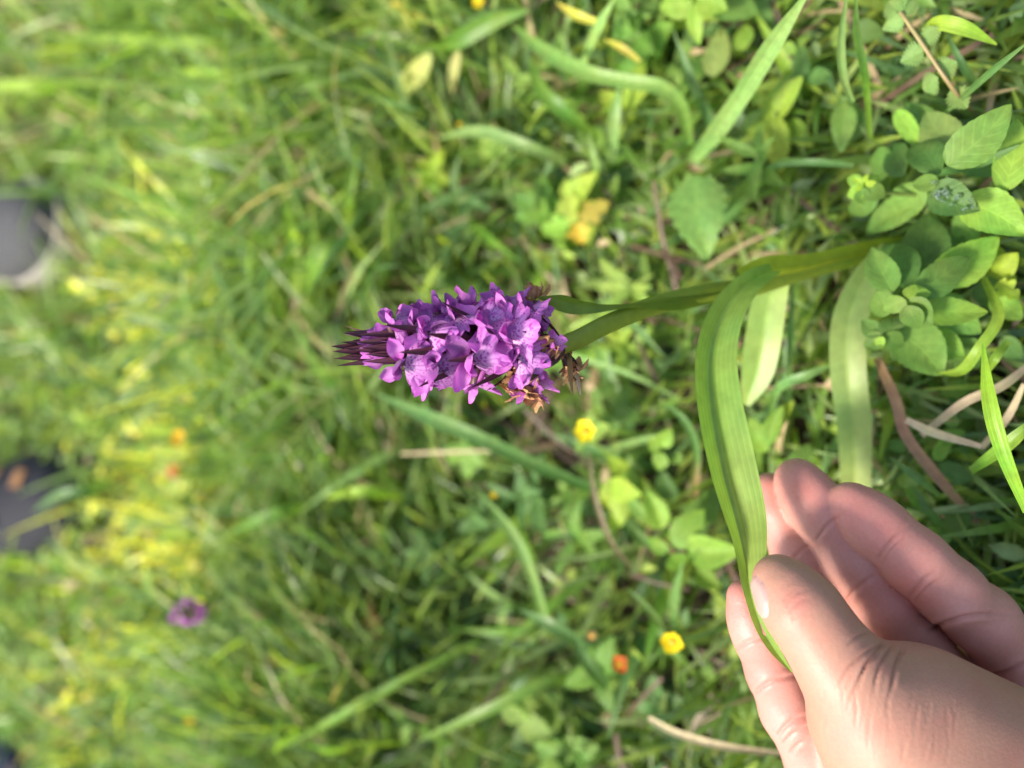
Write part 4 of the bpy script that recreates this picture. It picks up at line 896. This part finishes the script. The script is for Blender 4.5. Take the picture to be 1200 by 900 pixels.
# ---- small flowers
def blossom(name, label, cat, px, py, h, rpx, col, n=5, group=None, sx=0, sy=0, cup=.35):
    base = Hh(px + 14 + sx, py + sy, .0); o = empty(name, base); tag(o, label, cat, group)
    c = Hh(px, py, h); r = pxm(rpx, c)
    up = ((CAM - c).normalized() * .6 + Vector((random.uniform(-.3, .3), random.uniform(-.3, .3), .8))).normalized()
    tube('stem', [base, base.lerp(c, .5) + Vector((.003, .004, 0)), c - up * .001], [.0007, .0006, .0006], M_stem, (.10, .17, .03), 8, 6, o)
    e = up.orthogonal().normalized(); 
    pm = oleaf('petal', int(px), W=.95, cup=.5, curl=.25, nu=8, nv=5, col=col, mat=M_yel, rnd=1.3)
    for k in range(n):
        a = k * 2 * math.pi / n + random.uniform(-.15, .15); y = (Matrix.Rotation(a, 3, up) @ e) * math.cos(cup) + up * math.sin(cup); z = (up - up.dot(y) * y).normalized()
        obj('petal', pm, o, Matrix.Translation(c) @ Matrix((y.cross(z), y, z)).transposed().to_4x4() @ Matrix.Scale(r * random.uniform(.9, 1.1), 4))
    V = []; 
    for i in range(6):
        for j in range(10):
            a, b = i / 5 * math.pi / 2, j / 10 * 2 * math.pi
            V.append(c + up * (math.cos(a) * r * .22 + r * .15) + (e * math.cos(b) + up.cross(e) * math.sin(b)) * math.sin(a) * r * .38)
    F = [(i * 10 + j, i * 10 + (j + 1) % 10, (i + 1) * 10 + (j + 1) % 10, (i + 1) * 10 + j) for i in range(5) for j in range(10)]
    obj('centre', mesh('centre', [tuple(v) for v in V], F, M_yel, np.array((.55, .38, .01))), o)
    return o
YL = (.78, .62, .015)
blossom('yellow_flower', 'small bright yellow flower beside the dead greyish stalk', 'flower', 688, 506, .075, 15, YL, 6, 'small yellow flowers in the turf', cup=.15)
blossom('yellow_flower', 'round bright yellow flower near the index finger', 'flower', 789, 751, .065, 15, YL, 7, 'small yellow flowers in the turf', 10, 5, .3)
blossom('yellow_flower', 'tiny pale yellow flower head above the lime herb', 'flower', 541, 146, .05, 6, (.6, .55, .05), 5, 'small yellow flowers in the turf', cup=.8)
blossom('yellow_flower', 'tiny yellow-green bud just under the flower spike', 'flower', 568, 474, .05, 7, (.45, .5, .05), 5, 'small yellow flowers in the turf', cup=.9)
blossom('yellow_flower', 'tiny golden flower at the foot of the blue-green blade', 'flower', 580, 579, .045, 7, YL, 5, 'small yellow flowers in the turf', cup=.8)
blossom('yellow_flower', 'golden yellow flower in the yellowest patch of turf', 'flower', 212, 515, .07, 13, (.75, .50, .02), 6, 'small yellow flowers in the turf')
blossom('yellow_flower', 'golden yellow flower far down beside pale seed heads', 'flower', 224, 843, .06, 9, (.75, .5, .02), 5, 'small yellow flowers in the turf')
blossom('orange_petal_flower', 'faded orange flower near the short wide blades', 'flower', 727, 778, .04, 13, (.62, .16, .03), 4, None)
blossom('orange_petal_flower', 'orange-red spent flower in the yellowest patch of turf', 'flower', 207, 552, .06, 11, (.60, .14, .03), 4)
blossom('yellow_flower', 'small yellow flower at the end of the saturated lime rosette row', 'flower', 563, 3, .05, 9, YL, 5, 'small yellow flowers in the turf')
blossom('pink_flower', 'pinkish faded flower among the orange bits', 'flower', 694, 745, .04, 7, (.45, .2, .13), 4)

# ---- second orchid far off
def far_orchid():
    base = Hh(262, 712, .0); o = empty('orchid', base); tag(o, 'small out-of-focus purple orchid far off in the turf', 'orchid')
    top = Hh(212, 718, .12); tube('stem', [base, base.lerp(top, .5) + Vector((.004, 0, 0)), top], [.002, .002, .0012], M_stem, (.09, .1, .04), 12, 8, o)
    ax = (top - base).normalized(); e = ax.orthogonal().normalized()
    for k in range(8):
        a = k * 2.4; t = .76 + .24 * k / 8; out = Matrix.Rotation(a, 3, ax) @ e; out = (out - FWD * .3).normalized()
        p = base.lerp(top, t) + out * .006
        fm = Matrix.Translation(p) @ frame(ax, out) @ Matrix.Scale(.8 - .3 * k / 8, 4)
        f = obj('flower', OV, o, fm)
        for nm, me, mt in (('lip', LIPS[k % 5], Matrix()), ('sepal', SEP[0], rotl(.2, -.4, -1)), ('sepal', SEP[1], rotl(.2, .4, 1)), ('hood', HOOD[0], rotl(.6, 0, 0))):
            s = bpy.data.objects.new(nm, me); C.objects.link(s); s.parent = f; s.matrix_parent_inverse = Matrix(); s.matrix_basis = mt
    for k in range(2):
        strap('leaf', [base, base + Vector((.02 - .05 * k, .01, .05)), base + Vector((.05 - .10 * k, -.01, .07))], [.012, .014, .001], (0, -.3, 1), M_orch, LG, .3, 14, 6, o)
far_orchid()
# grass seed head beside it
sb = Hh(300, 742, 0); so = empty('seed_head', sb); tag(so, 'tan grass seed head on a pale green stalk by the far orchid', 'seed head')
st_ = [Hh(255, 690, .03), Hh(275, 702, .055), Hh(302, 722, .06)]
tube('stem', st_, [.0012, .001, .0008], M_stem, (.2, .27, .08), 10, 6, so)
for k in range(12):
    t = k / 12; p = st_[1].lerp(st_[2], .35 + .75 * t); d = (st_[2] - st_[1]).normalized() + Vector((random.uniform(-.6, .6), random.uniform(-.6, .6), random.uniform(-.2, .6)))
    z = Vector((0, 0, 1)); y = d.normalized(); z = (z - z.dot(y) * y).normalized()
    me = HL.setdefault('seed', [oleaf('spikelet', 5, W=.35, cup=.8, curl=.1, nu=7, nv=5, col=(.48, .36, .2), mat=M_dry)])[0]
    obj('spikelet', me, so, Matrix.Translation(p) @ Matrix((y.cross(z), y, z)).transposed().to_4x4() @ Matrix.Scale(.010, 4))
dl = empty('dead_leaf', Hh(440, 755, .01)); tag(dl, 'curled reddish brown dead leaf lying in the middle turf', 'dead leaf')
leaf_at(dl, 'oval', (.30, .13, .07), (436, 712, .04), (446, 772, .035), 24); stemline(dl, [(436, 712, .04), (430, 690, .03)], 4, (.25, .16, .08))

# ---- scattered herbs and broad blades, individuals in groups
ALL = [(.10, .19, .03), (.14, .24, .045), (.075, .145, .04), (.17, .25, .05), (.21, .29, .035)]
LAND = [('the grey shoe', 40, 265), ('the charcoal shoe', 45, 590), ('the far small orchid', 225, 715), ('the tan seed head', 290, 715), ('the golden flower', 212, 515), ('the arched pale blade', 700, 90), ('the lime rosette', 815, 10),
 ('the yellowing herb', 490, 80), ('the lime herb', 505, 205), ('the yellow-orange lobed leaves', 675, 255), ('the broad toothed leaf', 820, 250), ('the tip of the flower spike', 400, 405), ('the dead greyish stalk', 688, 506), ('the round yellow flower', 789, 751),
 ('the orange flower', 727, 778), ('the oval-leaved herb', 800, 640), ('the reddish dead leaf', 440, 750), ('the long blue-green blade', 560, 515), ('the long slanting blade', 440, 810), ('the bright horizontal blades', 180, 60), ('the pale straw stem', 850, 875),
 ('the withered tan stalk', 350, 390), ('the yellowish flat blade', 420, 580), ('the hidden navy shoe', 50, 888), ('the wide pale ribbed blade', 880, 90), ('the upper stem leaf', 720, 340), ('the yellow dying blade', 675, 15), ('the hidden golden flower', 224, 843), ('the folded deep green blade', 385, 310), ('the bare patch', 70, 150)]
def beside(px, py): return min(LAND, key=lambda q: (q[1] - px) ** 2 + (q[2] - py) ** 2)[0]
CW = ['green', 'fresh green', 'dark green', 'pale green', 'lime']
def scatter_herb(k):
    for _ in range(40):
        px, py = random.uniform(20, 1150), random.uniform(10, 890)
        if 380 < px < 700 and 310 < py < 490: continue
        if px > 780 and 280 < py: continue
        if px > 930: continue
        break
    far = px < 420
    base = Hh(px, py, 0.002); kind = random.choice(['mint', 'oval', 'oval', 'mint', 'lance', 'round']); col = random.choice(ALL)
    o = empty('turf_herb', base); h = random.uniform(.02, .05)
    tag(o, '%s %s turf herb with %s leaves near %s' % ('tall' if h > .035 else 'low', CW[ALL.index(col)], {'mint': 'egg-shaped', 'oval': 'oval', 'lance': 'narrow pointed', 'round': 'round toothed'}[kind], beside(px, py)), 'herb', 'small herbs in the turf')
    top = base + Vector((random.uniform(-.01, .01), random.uniform(-.01, .01), h))
    tube('stem', [base, top], [.0008, .0006], M_stem, (.10, .15, .03), 4, 5, o)
    for q in range(random.randint(5, 9)):
        a = q * 2.4 + k; el = random.uniform(-.1, .8); L = random.uniform(.010, .022) * (1.2 if kind == 'lance' else 1); y = Vector((math.cos(a) * math.cos(el), math.sin(a) * math.cos(el), math.sin(el)))
        z = Vector((0, 0, 1)); z = (z - z.dot(y) * y).normalized(); p = base.lerp(top, random.uniform(.4, 1))
        me = hleaf(kind, col)
        obj('leaf', me, o, Matrix.Translation(p) @ Matrix((y.cross(z), y, z)).transposed().to_4x4() @ Matrix.Scale(L, 4))
for k in range(110): scatter_herb(k)
def scatter_blade(k):
    for _ in range(40):
        px, py = random.uniform(-20, 1180), random.uniform(-10, 910)
        if 380 < px < 760 and 300 < py < 490 and random.random() < .8: continue
        if px > 800 and py > 290: continue
        if px > 960: continue
        break
    base = Hh(px, py, 0.0); az = random.gauss(math.pi / 2, 1.5); L = random.uniform(.05, .11) * (1 if px < 600 else .75); b0 = random.uniform(.5, 1.1); bend = random.uniform(.3, 1.0)
    pts = [base]; p = base.copy()
    for i in range(4):
        a = b0 + bend * i / 3; p = p + Vector((math.cos(az) * math.sin(a), math.sin(az) * math.sin(a), max(.0, math.cos(a)))) * L / 4; pts.append(p.copy())
    wd = random.uniform(.0035, .008)
    kind = random.choice(['g', 'g', 'l', 'p', 't']); col = dict(g=BG, l=BL, p=BP, t=BT)[kind]
    o = strap('grass_blade', pts, [wd * .7, wd, wd, wd * .7, wd * .06], np.array([random.gauss(0, .3), -.3, 1.]), M_blade, col, .3, 16, 4)
    o.data.transform(Matrix.Translation(-base)); o.location = base
    tag(o, '%s %s %s grass blade %s near %s' % ('long' if L > .07 else 'short', 'wide' if wd > .0058 else 'slim', dict(g='deep green', l='lime', p='pale green', t='bluish green')[kind], 'lying flat' if b0 + bend > 1.5 else 'leaning', beside(px, py)), 'grass blade', 'single broad blades in the turf')
for k in range(190): scatter_blade(k)

# ================================================================== SHOES
def shoe(label, toe, heading, upper, sole_m, cap_m, Ls=.28, group=None, patch_m=None):
    """toe: world point of the toe tip on the ground; heading: angle of the toe direction"""
    o = empty('shoe', toe); tag(o, label, 'shoe', group)
    d = Vector((math.cos(heading), math.sin(heading), 0)); sd = Vector((-d.y, d.x, 0))
    def W(t, x, z): return toe - d * (t * Ls) + sd * x + Vector((0, 0, z))
    T = np.array([0, .02, .06, .12, .2, .3, .42, .55, .68, .8, .9, .97, 1.0]); HWd = np.array([.004, .019, .030, .040, .047, .051, .047, .041, .037, .036, .034, .026, .008])
    TOP = np.array([.03, .042, .05, .055, .060, .068, .083, .10, .112, .105, .098, .095, .09])
    ns = 16; V = []
    for t, hw, tp in zip(T, HWd, TOP):
        for k in range(ns + 1):
            a = math.pi * k / ns; cx = math.cos(a); sz = math.sin(a) ** (.75)
            V.append(W(t, hw * cx * (1 - .12 * math.sin(a)), .022 + (tp - .022) * sz))
    f = [tuple(int(i) for i in q) for q in grid_faces(len(T), ns + 1)]
    obj('upper', mesh('upper', [tuple(v) for v in V], f, upper), o)
    V = []
    for t, hw in zip(T, HWd):
        for x, z in ((-1.08, 0.0), (-1.12, .012), (-1.06, .026), (1.06, .026), (1.12, .012), (1.08, 0.0)): V.append(W(t * 1.03 - .02, hw * x, z))
    F = [];
    for i in range(len(T) - 1):
        for k in range(6): F.append((i * 6 + k, i * 6 + (k + 1) % 6, (i + 1) * 6 + (k + 1) % 6, (i + 1) * 6 + k))
    F += [tuple(range(6)), tuple(range((len(T) - 1) * 6, len(T) * 6))]
    obj('sole', mesh('sole', [tuple(v) for v in V], F, sole_m, smooth=False), o)
    V = []                         # toe guard
    TT = np.linspace(.0, .10, 6)
    for t in TT:
        hw, tp = np.interp(t, T, HWd), np.interp(t, T, TOP)
        for k in range(ns + 1):
            a = math.pi * k / ns; V.append(W(t - .004, (hw + .0015) * math.cos(a) * (1 - .12 * math.sin(a)), .020 + (tp - .024) * math.sin(a) ** .75 * .8))
    obj('toe_cap', mesh('toe_cap', [tuple(v) for v in V], [tuple(int(i) for i in q) for q in grid_faces(6, ns + 1)], cap_m), o)
    V = []                         # tongue
    for t in np.linspace(.30, .62, 8):
        tp = np.interp(t, T, TOP)
        for x in np.linspace(-1, 1, 5): V.append(W(t, x * .016, tp + .004 - .003 * x * x))
    obj('tongue', mesh('tongue', [tuple(v) for v in V], [tuple(int(i) for i in q) for q in grid_faces(8, 5)], upper), o)
    for k in range(5):
        t = .30 + k * .06; tp = np.interp(t, T, TOP)
        tube('lace', [W(t, -.022, tp - .004), W(t + .01, 0, tp + .007), W(t + .02, .022, tp - .004)], [.0022] * 3, M_lace, (.2, .2, .2), 8, 6, o)
    for sg in (-1, 1): tube('lace_bow', [W(.55, 0, .108), W(.49, sg * .02, .108), W(.42, sg * .034, .086), W(.46, sg * .016, .098), W(.55, 0, .108)], [.0022] * 5, M_lace, (.2, .2, .2), 20, 6, o)
    V = []; ring = []
    for k in range(20):
        a = 2 * math.pi * k / 20; ring.append(W(.78 + .17 * math.cos(a), .030 * math.sin(a), .112 + .004 * math.cos(a)))
    tube('collar', ring + [ring[0]], [.006] * 21, upper, (.1, .1, .1), 60, 8, o)
    if patch_m:
        for t0, x0 in ((.16, .55), (.30, .62)):
            V = []
            for t in np.linspace(t0, t0 + .05, 4):
                hw, tp = np.interp(t, T, HWd), np.interp(t, T, TOP)
                for x in np.linspace(x0 - .18, x0 + .18, 4):
                    a = math.acos(x); V.append(W(t, (hw + .002) * x * (1 - .12 * math.sin(a)), .024 + (tp - .022) * math.sin(a) ** .75))
            obj('side_patch', mesh('side_patch', [tuple(v) for v in V], [tuple(int(i) for i in q) for q in grid_faces(4, 4)], patch_m), o)
    return o
shoe('grey trail shoe with blue-grey laces standing in the far grass', Hh(*SHOE_PX[0], .0), math.radians(-88), M_shoe_grey, M_sole, M_shoe_grey, .28, None)
shoe('charcoal fabric shoe with a tan patch standing in the far grass', Hh(*SHOE_PX[1], .0), math.radians(-78), M_shoe_dark, M_soledark, M_shoe_dark, .28, None, M_tan)
shoe('navy shoe mostly hidden in grass at the turf edge', Hh(*SHOE_PX[2], .0), math.radians(-75), M_navy, M_soledark, M_navy)
shoe('navy shoe toe peeping from the grass between charcoal and hidden navy shoe', Hh(*SHOE_PX[3], .0), math.radians(-75), M_navy, M_soledark, M_navy)
